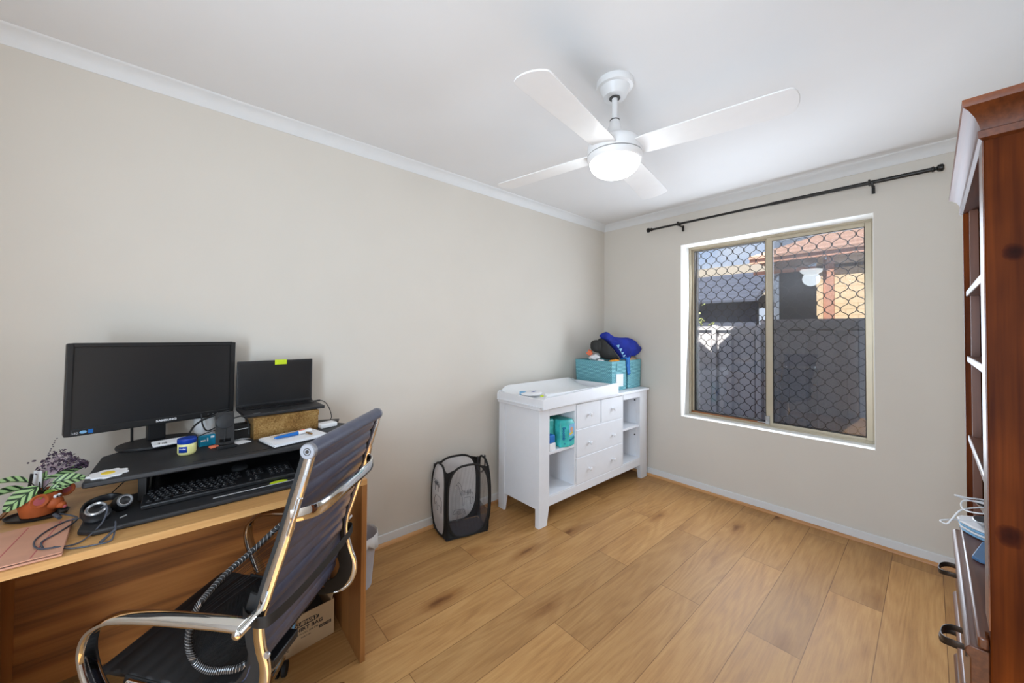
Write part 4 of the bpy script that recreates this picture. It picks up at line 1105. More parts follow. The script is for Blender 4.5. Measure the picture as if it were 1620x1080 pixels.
def bin_():
    c = Vector((-2.02, .684, 0))
    t = thing('waste_bin', 'grey plastic waste bin with white liner beside the desk end', 'bin', c)
    T = Matrix.Translation(c)
    MB().lathe([(.080, 0), (.083, .003), (.104, .262), (.108, .267), (.104, .268), (.100, .261), (.079, .006), (0, .005)], T, 40).build('bin_body', 'binp', t)
    random.seed(2); n = 40
    rings = []
    for r, z, w in ((.099, .22, 0), (.1035, .268, .0), (.109, .275, .002), (.111, .252, .004), (.112, .215, .006)):
        rings.append([T @ Vector(((r+w*math.sin(k*2.3))*math.cos(2*PI*k/n), (r+w*math.sin(k*2.3))*math.sin(2*PI*k/n), z+(0 if z != .215 else .02*math.sin(k*.9)))) for k in range(n)])
    m = MB(); m.loft(rings, cap=False); m.build('bin_liner', 'liner', t, solid=.0008)
bin_()

# ------------------------------------------------------------------ office chair
def chair():
    X = Vector((-.7255, .688, 0)).normalized(); Y = Vector((X.y*-1, X.x, 0)); Y = Vector((-.688, -.7255, 0)).normalized()
    MM = frame((-1.32, .2965, 0), X, Y)
    t = thing('office_chair', 'black ribbed leather office chair with chrome arms in front of desk', 'office chair', matrix=MM)
    def bd(mb, name, m, par=None, **kw): return mb.build(name, m, par or t, world=False, **kw)
    prof = [(-.128, 1.03), (-.116, .985), (-.092, .905), (-.062, .80), (-.034, .715), (-.014, .65), (-.012, .59), (-.028, .53), (-.044, .485), (-.042, .44), (-.018, .40), (.03, .378), (.09, .376), (.2, .392), (.33, .418), (.41, .43), (.445, .425), (.455, .405)]
    prof0 = prof
    # side rails
    for x in (-.215, .215):
        if x < 0: prof = [(y+.028*max(0, 1-((z-.47)/.17)**2) if z < .64 else y, z) for y, z in prof0]
        else: prof = prof0
        m = MB(); m.sweep([(x, y-.006, z-.004) for y, z in prof[:-3]], .015, .027, (1, 0, 0), sub=6, e=.6, n=14); bd(m, 'side_rail', 'chrome')
        m = MB(); s = 1 if x > 0 else -1
        m.sweep([(x-s*.010, y+.010, z) for y, z in prof[:-3]], .008, .026, (1, 0, 0), sub=6, e=.6); m.sweep([(x-s*.011, y+.020, z+(.010 if z < .45 else 0)) for y, z in prof[5:12]], .007, .046, (1, 0, 0), sub=6, e=.6); bd(m, 'rail_piping', 'rubber')
    # sling: back and seat as two panels with stitched ribs
    def sling(pts, step, amp, thick, name, m, w=.202, off=.004):
        P = smooth([Vector((0, y, z)) for y, z in pts], 16)
        # arc length param
        d = [0]
        for a, b in zip(P, P[1:]): d.append(d[-1]+(b-a).length)
        fr, bk = [], []
        for i, p in enumerate(P):
            tt = (P[min(i+1, len(P)-1)]-P[max(i-1, 0)]).normalized(); nn = Vector((0, -tt.z, tt.y))
            rb = abs(math.sin(PI*d[i]/step))**.55
            fr.append(p+nn*(thick+amp*rb)); bk.append(p-nn*(thick+amp*rb))
        mb = MB(); rings = []
        loop = fr+bk[::-1]
        for x in (-w, -w+.006, w-.006, w):
            k = .6 if abs(abs(x)-w) < 1e-6 else 1.
            mid = [(a+b)/2 for a, b in zip(fr, bk)]
            rg = [m_.lerp(f_, k) for m_, f_ in zip(mid, fr)]+[m_.lerp(b_, k) for m_, b_ in zip(mid, bk)][::-1]
            rings.append([Vector((x, q.y+off, q.z)) for q in rg])
        n = len(loop); vs = [q for r in rings for q in r]; fs = []
        for j in range(3):
            for i in range(n): fs.append((j*n+i, j*n+(i+1) % n, (j+1)*n+(i+1) % n, (j+1)*n+i))
        h = n//2
        for j in (0, 3):
            for i in range(h-1): fs.append((j*n+i, j*n+i+1, j*n+n-2-i, j*n+n-1-i))
        mb.add(vs, fs); return bd(mb, name, m, angle=60)
    sp = prof[:5]+[(-.013, .65), (-.003, .59), (.004, .53), (.013, .485), (.029, .445), (.050, .422)]
    sling(sp, .050, .0085, .0035, 'backrest', 'leather')
    sling([(.026, .50), (.036, .455), (.056, .424), (.10, .404), (.2, .398)]+prof[14:], .045, .004, .005, 'seat', 'leather_s', w=.203, off=.0)
    # head roll
    c = Vector((0, -.131, 1.035))
    bd(MB().cyl((-.214, c.y, c.z), (.214, c.y, c.z), .0205, n=28), 'head_roll', 'leather')
    for s in (-1, 1):
        T = Matrix.Translation((s*.214, c.y, c.z)) @ Matrix.Rotation(s*PI/2, 4, 'Y')
        cap = bd(MB().lathe([(.0205, -.002), (.0212, .002), (.0205, .010), (.018, .012), (0, .012)], T, 32), 'end_cap', 'capg')
        bd(MB().lathe([(.0095, .0118), (.0095, .0128), (.008, .0128), (.008, .012)], T, 28, cap=False), 'cap_ring', 'iron', cap)
        bd(MB().lathe([(.0045, .011), (.0045, .0135), (0, .0135)], T, 16), 'cap_screw', 'iron', cap)
    # rear handle bar
    z = .868; y0 = -.083
    m = MB(); m.sweep([(-.222, y0-.004, z), (-.205, y0-.03, z), (-.17, y0-.052, z-.002), (-.10, y0-.058, z-.002), (.10, y0-.058, z-.002), (.17, y0-.052, z-.002), (.205, y0-.03, z), (.222, y0-.004, z)], .036, .013, (0, 0, 1), sub=6, e=.7, n=14)
    bd(m, 'back_handle', 'chrome')
    for s in (-1, 1):
        m = MB(); m.sweep([(s*.219, y0-.028, z+.045), (s*.221, y0-.016, z), (s*.219, y0+.000, z-.05)], .014, .012, (1, 0, 0), sub=4, e=.8); bd(m, 'handle_bracket', 'chrome')
    # cross bar knobs at arm joint
    for s in (-1, 1):
        m = MB(); m.cyl((s*.20, .0, .612), (s*.285, .0, .612), .0125, n=20); m.ball((s*.285, 0, .612), .0125, 16, (.6, 1, 1)); bd(m, 'joint_tube', 'chrome')
        bd(MB().cyl((s*.224, -.035, .515), (s*.229, -.035, .515), .008, n=16), 'rail_bolt', 'silver')
        ap = [(.0, .621), (.05, .626), (.13, .630), (.22, .633), (.30, .631), (.345, .622), (.382, .595), (.397, .555), (.392, .51), (.372, .46), (.345, .41), (.30, .37), (.22, .352), (.12, .35)]
        xs = [.268]*10+[.262, .245, .222, .21]
        m = MB(); m.sweep([(s*x, y, z) for x, (y, z) in zip(xs, ap)], .044, .017, (1, 0, 0), sub=6, e=.75, n=16); bd(m, 'armrest', 'chrome')
    # seat stretcher, column, star base
    m = MB(); m.cyl((-.215, .1, .352), (.215, .1, .352), .012); m.cyl((-.215, .24, .366), (.215, .24, .366), .012); m.box(-.06, .06, .06, .28, .325, .352)
    bd(m, 'seat_mechanism', 'black', bevel=.004)
    bd(MB().lathe([(.028, .10), (.028, .24), (.018, .245), (.018, .33)], Matrix.Translation((0, .17, 0)), 24), 'gas_column', 'chrome')
    for k in range(5):
        a = 2*PI*k/5+.3; dx, dy = math.cos(a), math.sin(a)
        m = MB(); m.sweep([(0, .17, .115), (.12*dx, .17+.12*dy, .108), (.27*dx, .17+.27*dy, .072)], .032, .022, (-dy, dx, 0), sub=4, e=.6); bd(m, 'base_leg', 'chrome')
        m = MB(); px, py = .275*dx, .17+.275*dy
        m.cyl((px-dy*.02, py+dx*.02, .026), (px-dy*.006, py+dx*.006, .026), .026); m.cyl((px+dy*.006, py-dx*.006, .026), (px+dy*.02, py-dx*.02, .026), .026); m.cyl((px, py, .03), (px, py, .07), .007)
        bd(m, 'caster', 'rubber')
    # lumbar support (separate thing, strapped on)
    ls = thing('lumbar_support', 'black wire-and-mesh lumbar support strapped to the chair back', 'lumbar support', matrix=MM @ Matrix.Translation((0, .05, .46)))
    R = [(-.195, .045, .462), (-.198, .10, .446), (-.195, .15, .442), (-.188, .195, .462), (-.185, .213, .515), (-.168, .210, .575), (-.145, .200, .602), (-.10, .177, .637), (-.05, .14, .672), (0, .085, .727), (.06, .03, .765), (.13, .01, .765), (.18, .015, .71), (.19, .03, .62), (.188, .04, .54), (.17, .045, .48), (.08, .04, .455), (-.08, .035, .455)]
    W = lambda p: MM @ Vector(p)
    pts = smooth(R, 8, True); n = len(pts)
    m = MB(); m.tube([W(p) for p in pts], .008, n=10, closed=True); rim = m.build('rim', 'rubber', ls)
    m = MB()
    for i in range(0, n*10//18, 1):
        p = pts[i]; tt = (pts[i+1]-pts[i-1]).normalized(); sd = tt.orthogonal().normalized(); s2 = tt.cross(sd)
        ring = [W(p+tt*(.006*math.sin(a))+(sd*math.cos(a)+s2*math.sin(a))*.0079) for a in [k*2*PI/10 for k in range(10)]]
        m.tube(ring, .0009, n=4, closed=True)
    m.build('rim_binding', 'silver', rim)
    # membrane across the rim: connect mirrored param
    def memb(u, v):
        a = pts[int((u*.5)*(n-1))]; b = pts[int((1-u*.5)*(n-1))]
        k = v; p = a.lerp(b, k); bow = math.sin(PI*k)*math.sin(PI*min(1, max(0, u)))
        return p+Vector((0, .0, 0))+Vector((.0, .035, -.0))*bow*.6
    m = MB(); m.grid(lambda u, v: W(memb(.02+.46*u, v)), 26, 12); m.build('mesh_panel', 'lmesh', ls)
    m = MB()
    for i in range(26):
        u = .50+.48*i/26
        m.tube([W(memb(u, k/8)) for k in range(9)], .0008, n=4)
    m.build('support_wires', 'rubber', ls)
    m = MB(); m.sweep([W((-.20, .05, .60)), W((-.225, .02, .602)), W((-.232, -.02, .60)), W((-.215, -.045, .605)), W((-.1, -.052, .60)), W((.1, -.052, .60)), W((.215, -.045, .605)), W((.232, -.01, .60)), W((.2, .03, .60))], .03, .0025, (0, 0, 1), sub=5)
    m.build('strap', 'rubber', ls)
chair()

# ------------------------------------------------------------------ pop-up hamper
def hamper():
    A, B, C, D = Vector((-2.055, 1.262, 0)), Vector((-1.985, 1.545, 0)), Vector((-2.185, 1.60, 0)), Vector((-2.262, 1.285, 0))
    t = thing('laundry_hamper', 'pop-up laundry hamper of black wire and animal-print mesh by left wall', 'laundry hamper', ((A+C)/2).to_tuple())
    hz = .47
    def oval(P, Q, bulge, h=hz, e=.68):
        u = (Q-P); w = u.length; u.normalize(); nn = Vector((u.y, -u.x, 0)); mid = (P+Q)/2
        pts = []
        for k in range(48):
            a = 2*PI*k/48; ca, sa = math.cos(a), math.sin(a)
            x = w/2*.985*math.copysign(abs(ca)**e, ca); z = h/2+(h/2-.006)*math.copysign(abs(sa)**e, sa)
            b = bulge*(1-(2*z/h-1)**2)
            pts.append(mid+u*x+nn*b+Vector((0, 0, z+.004)))
        return pts, mid, u, nn
    cen = (A+B+C+D)/4
    sides = [(A, B, 'hfront'), (B, C, 'hfront'), (C, D, 'hmesh'), (D, A, 'hmesh')]
    animals = {
     'zebra': [(0, .55), (.1, .75), (.25, .78), (.7, .74), (.85, .7), (.95, .4), (.9, .35), (.84, .6), (.8, .5), (.8, 0), (.73, 0), (.7, .42), (.35, .42), (.34, 0), (.27, 0), (.24, .45), (.15, .55), (.08, .48)],
     'giraffe': [(.0, .98), (.1, 1.08), (.2, 1.02), (.3, .7), (.45, .58), (.8, .52), (.86, .2), (.8, .3), (.78, 0), (.72, 0), (.7, .33), (.42, .34), (.4, 0), (.34, 0), (.3, .38), (.2, .6), (.12, .93)],
     'elephant': [(0, .2), (.05, .55), (.18, .75), (.35, .78), (.75, .78), (.95, .6), (.95, .0), (.82, 0), (.8, .3), (.5, .3), (.48, 0), (.35, 0), (.33, .35), (.2, .4), (.1, .2)]}
    for i, (P, Q, mm) in enumerate(sides):
        pts, mid, u, nn = oval(P, Q, .014)
        if nn.dot(mid-cen) < 0: nn = -nn; pts = [p+nn*2*.014*(1-(2*(p.z-.004)/hz-1)**2) for p in pts]
        m = MB(); m.tube(pts, .007, n=8, closed=True); m.build('frame_hoop', 'rubber', t)
        # mesh panel as fan
        c = mid+nn*.014+Vector((0, 0, hz/2)); m = MB()
        rings = [[c.lerp(p, k) for p in pts] for k in (.02, .35, .7, .99)]
        m.loft(rings, cap=False)
        m.build('mesh_panel', mm, t)
        # lower dark band
        w = (Q-P).length
        # printed animals
        if i in (0, 2, 3):
            fr = frame(mid+nn*.018+Vector((0, 0, 0)), u, (0, 0, 1))
            lay = {0: [('giraffe', -.09, .22, .14), ('zebra', -.11, .13, .09)], 3: [('elephant', -.05, .17, .12), ('zebra', -.06, .29, .09)], 2: [('zebra', -.05, .33, .11), ('giraffe', -.06, .12, .12)]}[i]
            m = MB()
            for nm, x, z, s in lay:
                pl = [(x+px*s, z+pz*s) for px, pz in animals[nm]]
                for a, b in zip(pl, pl[1:]+pl[:1]):
                    pa, pb = fr @ Vector((a[0], a[1], 0)), fr @ Vector((b[0], b[1], 0)); m.tube([pa, pb], .0012, n=4)
                if nm != 'elephant':
                    for k in range(7):
                        xx = x+s*(.25+.075*k); m.tube([fr @ Vector((xx, z+.45*s, 0)), fr @ Vector((xx+.01*s, z+.68*s, 0))], .0018, n=4)
            m.build('animal_print', 'print', t)
    # black cloth gussets fill each corner between hoop and corner line
    for P, Q, mm in sides:
        pts, mid, u, nn = oval(P, Q, .014)
        if nn.dot(mid-cen) < 0: pts = [p-nn*2*.014*(1-(2*(p.z-.004)/hz-1)**2) for p in pts]
        for K, sg in ((P, -1), (Q, 1)):
            sel = sorted([p for p in pts if (p-mid).dot(u)*sg > 0], key=lambda p: p.z)
            m = MB(); vs = []; fs = []
            for p in sel:
                zc = min(max(p.z, .012), hz-.035); vs += [Vector((K.x, K.y, zc)), p]
            for k in range(len(sel)-1): fs.append((2*k, 2*k+1, 2*k+3, 2*k+2))
            m.add(vs, fs); m.build('corner_gusset', 'rubber', t, solid=.0015)
    m = MB(); m.add([A+Vector((0, 0, .005)), B+Vector((0, 0, .005)), C+Vector((0, 0, .005)), D+Vector((0, 0, .005))], [(0, 1, 2, 3)]); m.build('bottom_panel', 'hmeshd', t, solid=.002)
    m = MB()
    for P in (A, B, C, D): m.tube([P+Vector((0, 0, .03)), P+(P-cen).normalized()*.006+Vector((0, 0, hz/2)), P+Vector((0, 0, hz-.03))], .0035, n=6, sub=4)
    m.build('corner_edge', 'rubber', t)
    e = C.lerp(B, .35)
    m = MB(); m.sweep([e+Vector((0, -.03, hz-.005)), e+Vector((0, -.03, hz-.08)), e+Vector((0, -.0, hz-.12)), e+Vector((0, .03, hz-.08)), e+Vector((0, .03, hz-.005))], .014, .002, (1, .2, 0), sub=5); m.build('carry_handle', 'hmeshd', t)
hamper()

# ------------------------------------------------------------------ dresser
def dresser():
    t = thing('changing_dresser', 'white changing-table dresser with four drawers and open side shelves', 'dresser', (-1.98, 2.54, 0))
    w = 'white'; B = lambda nm, a, b, c, d, e, f, mt=w, par=None, bv=.002: MB().box(a, b, c, d, e, f).build(nm, mt, par or t, bevel=bv)
    xf, xb = -1.775, -2.21
    B('top', xb, -1.757, 1.803, 3.283, .806, .829, bv=.004)
    def leg(x0, x1, ya, yb, s):   # tapered foot
        m = MB(); yi = yb if s > 0 else ya
        tz = .125; ti = (yb-.024) if s > 0 else (ya+.024)
        y0, y1 = (ya, yb)
        m.box(x0, x1, y0, y1, tz, .806)
        a0, a1 = (ya, ti) if s > 0 else (ti, yb)
        m.add([(x0, a0, 0), (x1, a0, 0), (x1, a1, 0), (x0, a1, 0), (x0, y0, tz), (x1, y0, tz), (x1, y1, tz), (x0, y1, tz)], [(0, 1, 2, 3), (4, 7, 6, 5), (0, 4, 5, 1), (1, 5, 6, 2), (2, 6, 7, 3), (3, 7, 4, 0)])
        m.build('leg', w, t)
    leg(xf-.036, xf, 1.818, 1.920, 1); leg(xf-.036, xf, 3.142, 3.262, -1)
    leg(xb, xb+.065, 1.818, 1.86, 1); leg(xb, xb+.065, 3.22, 3.262, -1)
    B('side_panel', xb+.065, xf-.036, 1.826, 1.842, .12, .806); B('side_panel', xb+.065, xf-.036, 3.238, 3.254, .12, .806)
    B('back_panel', xb+.066, xb+.078, 1.842, 3.238, .13, .806)
    B('inner_panel', xb+.078, xf-.003, 2.2, 2.216, .19, .806); B('inner_panel', xb+.078, xf-.003, 2.85, 2.866, .19, .806)
    B('inner_panel', xb+.078, xf-.036, 1.905, 1.92, .19, .80); B('inner_panel', xb+.078, xf-.036, 3.138, 3.152, .19, .80)
    B('top_rail', xf-.018, xf, 1.92, 2.2, .755, .806); B('top_rail', xf-.018, xf, 2.866, 3.142, .755, .806)
    B('bottom_rail', xf-.018, xf, 1.92, 3.142, .127, .188)
    B('bottom_board', xb+.078, xf-.002, 1.842, 3.238, .188, .198)
    for a, b in ((1.921, 2.199), (2.867, 3.137)): B('shelf', xb+.078, xf-.005, a, b, .482, .502)
    B('divider_rail', xf-.02, xf-.004, 2.216, 2.85, .600, .612); B('divider_rail', xf-.02, xf-.004, 2.216, 2.85, .386, .396)
    for a, b, c, d, ks in ((2.222, 2.531, .612, .799, (2.377,)), (2.540, 2.844, .612, .799, (2.70,)), (2.222, 2.844, .397, .602, (2.378, 2.70)), (2.222, 2.844, .193, .388, (2.378, 2.70))):
        dr = B('drawer', xf-.30, xf, a, b, c, d)
        for k in ks:
            MB().lathe([(.010, 0), (.006, .004), (.006, .012), (.013, .017), (.014, .024), (.009, .029), (0, .030)], Matrix.Translation((xf, k, {True: .705, False: (.485 if c > .3 else .283)}[c > .5])) @ Matrix.Rotation(PI/2, 4, 'Y'), 20).build('drawer_knob', w, dr)
    m = MB()
    for z in (.72, .40): m.cyl((xf-.05, 3.1375, z), (xf-.05, 3.134, z), .007)
    m.build('peg_hole', 'key', t)
dresser()
TZ = .8295
def changing():
    t = thing('changing_tray', 'white low-sided changing tray on the left part of the dresser top', 'changing tray', (-1.97, 2.27, TZ))
    a = rad(1.6); T = Matrix.Translation((-1.722, 1.803, TZ)) @ Matrix.Rotation(a, 4, 'Z')
    # local x back (negative), y along
    def board(nm, pts, x0, x1):
        m = MB(); n = len(pts)
        m.loft([[T @ Vector((x, y, z)) for y, z in pts] for x in (x0, x1)]); m.build(nm, 'white', t, bevel=.002)
    L = .945
    front = [(0, -.012), (L, -.002), (L, .078), (L-.003, .088), (L-.012, .092)]+[(.02, .066), (.006, .061), (0, .050)]
    board('front_board', front, -.015, 0)
    front2 = [(0, 0), (L, .0), (L, .085), (.02, .066), (0, .050)]
    board('back_board', front2, -.482, -.468)
    MB().box(-.468, -.015, .004, .018, 0, .060, T).build('end_board', 'white', t, bevel=.002)
    MB().box(-.48, -.004, -.003, .02, -.006+.0065, .007, T).build('end_lip', 'white', t, bevel=.001)
    MB().box(-.468, -.015, L-.016, L-.002, 0, .075, T).build('end_board', 'white', t, bevel=.002)
    MB().box(-.468, -.015, .018, L-.016, .0005, .010, T).build('tray_floor', 'white', t)
    # contoured pad
    m = MB()
    nx, ny = 20, 24
    def fn(u, v):
        x = -.462+.44*u; y = .03+.88*v
        s = abs(u-.5)*2; h = .028+.062*s**2.2
        if u > .5: h = .028+.046*s**2.2
        e = min(v, 1-v)*ny
        hh = h*(min(1, e/1.2)*.35+.65)
        if v > .97: hh += .0
        return T @ Vector((x, y, .011+hh))
    m.grid(fn, nx, ny)
    # skirt
    top = m.v[:]
    def idx(i, j): return j*(nx+1)+i
    border = [idx(i, 0) for i in range(nx+1)]+[idx(nx, j) for j in range(1, ny+1)]+[idx(i, ny) for i in range(nx-1, -1, -1)]+[idx(0, j) for j in range(ny-1, 0, -1)]
    base = len(m.v)
    for b in border:
        v = m.v[b]; m.v.append((v[0], v[1], TZ+.0108))
    nb = len(border)
    for k in range(nb): m.f.append((border[k], border[(k+1) % nb], base+(k+1) % nb, base+k))
    m.f.append(tuple(base+k for k in range(nb)))
    single(m, 'changing_pad', 'whitep', 'white contoured changing mat lying in the tray', 'changing mat')
    # wipes and tube at the left end
    t2 = thing('wipes_pack', 'white and blue soft wipes pack on the changing mat', 'wipes pack', (-1.93, 1.93, TZ+.05))
    W = T3(-1.95, 1.915, TZ+.052, 0, 0, 20)
    m = MB(); m.ball(W @ Vector((0, 0, .012)), .1, 16, (.75, 1., .16), W); m.build('pack', 'paper', t2)
    m = MB(); m.box(-.075, -.03, -.055, -.02, .0, .027, W); m.build('blue_end', 'ltblue', t2, bevel=.004)
    text('pack_lettering', 'baby', .03, W @ Matrix.Translation((.02, .0, .0285)) @ Matrix.Rotation(rad(90), 4, 'Z'), 'bluelid', t2)
    m = MB(); m.cyl((-1.83, 1.93, TZ+.062), (-1.78, 2.03, TZ+.066), .014, .019); m.cyl((-1.78, 2.03, TZ+.066), (-1.775, 2.04, TZ+.066), .02)
    single(m, 'cream_tube', 'whitep', 'white cream tube beside the wipes pack on the changing mat', 'tube')
    m = MB(); m.box(-.01, .01, -.012, .012, 0, .008, T3(-1.83, 1.90, TZ+.058, 0, 0, 30)); single(m, 'small_cap', 'lime', 'tiny yellow-green item beside the cream tube', 'cap')
changing()
def basket(y0, y1, label, pocket=True):
    x0, x1 = -2.245, -1.84; h = .262
    t = thing('storage_basket', label, 'basket', ((x0+x1)/2, (y0+y1)/2, TZ), group='teal woven baskets on the dresser')
    b = .006; m = MB()
    o = .008
    def shellp(x0_, x1_, y0_, y1_, z): return [Vector((x0_, y0_, z)), Vector((x1_, y0_, z)), Vector((x1_, y1_, z)), Vector((x0_, y1_, z))]
    m.loft([shellp(x0+.012, x1-.006, y0+.006, y1-.006, TZ), shellp(x0, x1, y0, y1, TZ+h), shellp(x0+b, x1-b, y0+b, y1-b, TZ+h), shellp(x0+.018, x1-.012, y0+.012, y1-.012, TZ+.01)])
    m.build('basket_body', 'teal', t, bevel=.003)
    yc = (y0+y1)/2
    if pocket:
        p = [(yc-.055, .035), (yc+.055, .035), (yc+.055, .145), (yc-.055, .150)]
        m = MB(); m.loft([[Vector((x+ (z-.13)*.012, y, TZ+z)) for y, z in p] for x in (x1-.001, x1+.003)]); m.build('label_pocket', 'paper', t)
    m = MB(); m.box(x1-.001, x1+.004, yc-.05, yc+.05, TZ+.20, TZ+.235); m.box(x1-.001, x1+.006, yc-.052, yc-.044, TZ+.175, TZ+.24); m.build('grip_loop', 'teal', t)
    return t
basket(2.785, 3.028, 'teal woven basket with white label pocket, next to the changing tray')
basket(3.048, 3.275, 'teal woven basket in the dresser corner under the blue clothes', False)
def blob(name, m, label, cat, c, r, seed, amp=.25, n=28, rot=None, sub=0, floor=None, par=None):
    """crumpled cloth volume"""
    from mathutils import noise
    mb = MB(); mb.ball((0, 0, 0), 1, n)
    vs = []
    for v in mb.v:
        p = Vector(v); k = 1+amp*noise.noise(p*1.7+Vector((seed, 0, 0)))+amp*.45*noise.noise(p*4.1+Vector((0, seed, 0)))
        f = 1+amp*.35*math.sin(6*p.x+4*p.z+seed)
        q = Vector((p.x*r[0], p.y*r[1], p.z*r[2]))*k*f
        if rot: q = rot @ q
        q = q+Vector(c)
        if floor is not None: q.z = max(q.z, floor)
        vs.append(tuple(q))
    mb.v = vs
    return single(mb, name, m, label, cat, angle=80)
def pillow(outline, name, m, parent, tf=.05, tb=.05, fold=.012, seed=0, freq=9., sub=3, K=9, back=None):
    """cloth heap: closed outline inflated to both sides, with soft folds"""
    from mathutils import noise
    P = smooth(outline, sub, True); n = len(P)
    c = Vector((0, 0, 0))
    for p in P: c += p
    c /= n
    nr = (P[0]-c).cross(P[n//4]-c)+(P[n//2]-c).cross(P[3*n//4]-c); nr.z *= .2; nr.normalize()
    if nr.x < 0: nr = -nr
    rings = []
    ks = [math.sin(PI/2*(1-i/K)) for i in range(K+1)]
    def ring(k, sg):
        r = []
        for p in P:
            q = c+(p-c)*max(k, .001); d = math.sqrt(max(0, 1-k**2.2))
            t = (tf if sg > 0 else tb)*d
            w = fold*(noise.noise(q*freq+Vector((seed, 0, 0)))*1.6+.5*noise.noise(q*freq*2.7+Vector((0, seed, 0))))
            w2 = abs(math.sin((q.y*22+q.z*9+2*noise.noise(q*5))+seed))**.6*fold
            r.append(q+nr*sg*(t+(w+w2)*min(1, d*2)))
        return r
    fr = [ring(k, 1) for k in ks]; bk = [ring(k, -1) for k in ks]
    mb = MB(); mb.loft(bk[::-1][:-1]+fr, cap=True)
    o = mb.build(name, m, parent, angle=70); return o, nr
def clothes():
    top = TZ+.262
    t = thing('blue_garment', 'royal blue garment with pale triangle trim heaped on the baskets', 'clothing', (-1.92, 3.06, top))
    BLUE = [(-2.004, 2.838, 1.317), (-1.981, 2.902, 1.352), (-1.971, 2.931, 1.326), (-1.954, 2.978, 1.308), (-1.924, 3.063, 1.301), (-1.897, 3.139, 1.299), (-1.873, 3.206, 1.27), (-1.856, 3.255, 1.23), (-1.846, 3.29, 1.191), (-1.855, 3.255, 1.150), (-1.873, 3.206, 1.125), (-1.889, 3.162, 1.119), (-1.891, 3.156, 1.094), (-1.92, 3.075, 1.094), (-1.926, 3.058, 1.112), (-1.941, 3.015, 1.159), (-1.954, 2.978, 1.206), (-1.98, 2.905, 1.267)]
    o, nr = pillow(BLUE, 'cloth_body', 'blue', t, .035, .07, .016, 2., 8.)
    hem = smooth([(-1.925, 2.965, 1.235), (-1.905, 3.0, 1.185), (-1.893, 3.03, 1.135), (-1.885, 3.05, 1.10)], 10)
    m = MB()
    for k in range(5):
        i = 2+k*6; a = hem[i]; b = hem[min(i+5, len(hem)-1)]; u = (b-a); w = u.cross(nr).normalized()
        if w.y > 0: w = -w
        o2 = nr*.012; s_ = (a+b)/2-w*.030
        m.add([a+o2, b+o2, s_+o2, a+o2*.4, b+o2*.4, s_+o2*.4], [(0, 1, 2), (3, 5, 4), (0, 3, 4, 1), (1, 4, 5, 2), (2, 5, 3, 0)])
    m.build('triangle_trim', 'ltblue', t)
    m = MB(); m.grid(lambda u, v: Vector((-1.829-.004*math.sin(u*6+v*3), 3.0+.050*u+.022*v, 1.115-.155*v+.01*u)), 6, 10); m.build('hanging_tie', 'blueb', t, solid=.005)
    m = MB(); m.tube([(-1.9, 3.03, 1.10), (-1.86, 3.02, 1.108), (-1.832, 3.02, 1.10), (-1.829, 3.02, 1.06)], .008, sub=4); m.build('tie_loop', 'blueb', t)
    t = thing('charcoal_garment', 'dark charcoal cloth wedged under the left side of the blue garment', 'clothing', (-1.97, 2.93, top))
    BLK = [(-2.03, 2.846, 1.276), (-2.01, 2.889, 1.294), (-1.995, 2.928, 1.253), (-1.973, 2.977, 1.202), (-1.954, 3.021, 1.145), (-1.939, 3.05, 1.095), (-1.973, 2.977, 1.090), (-2.007, 2.899, 1.106), (-2.02, 2.87, 1.152), (-2.028, 2.851, 1.207)]
    pillow(BLK, 'cloth_body', 'blackc', t, .03, .06, .010, 5., 9.)
    t = thing('grey_hood', 'rounded dark grey hood at the left end of the clothes heap', 'clothing', (-2.06, 2.85, top))
    HOOD = [(-2.065, 2.796, 1.225), (-2.061, 2.809, 1.263), (-2.051, 2.841, 1.277), (-2.04, 2.874, 1.27), (-2.035, 2.88, 1.233), (-2.034, 2.88, 1.186), (-2.04, 2.87, 1.159), (-2.054, 2.831, 1.167), (-2.062, 2.807, 1.183)]
    pillow(HOOD, 'hood_body', 'blackc', t, .025, .05, .010, 9., 12.)
    blob('orange_cloth', 'orange', 'orange cloth poking out of the left teal basket', 'cloth', (-1.89, 2.90, 1.078), (.035, .085, .024), 5, .25)
    blob('white_cloth', 'paper', 'small white cloth showing at the left rim of the left basket', 'cloth', (-1.98, 2.815, 1.078), (.045, .022, .024), 6, .25)
    blob('folded_white_cloth', 'paper', 'pale folded cloth under the dark hood in the left basket', 'cloth', (-2.08, 2.87, 1.115), (.05, .055, .035), 8, .3)
    blob('patterned_bundle', 'coral', 'small orange and brown patterned bundle below the dark hood', 'cloth', (-2.10, 2.82, 1.158), (.024, .026, .024), 12, .4)
    blob('striped_cloth', 'card', 'cream and brown striped cloth in the right basket under the blue garment', 'cloth', (-1.93, 3.16, 1.085), (.07, .09, .038), 15, .3)
clothes()
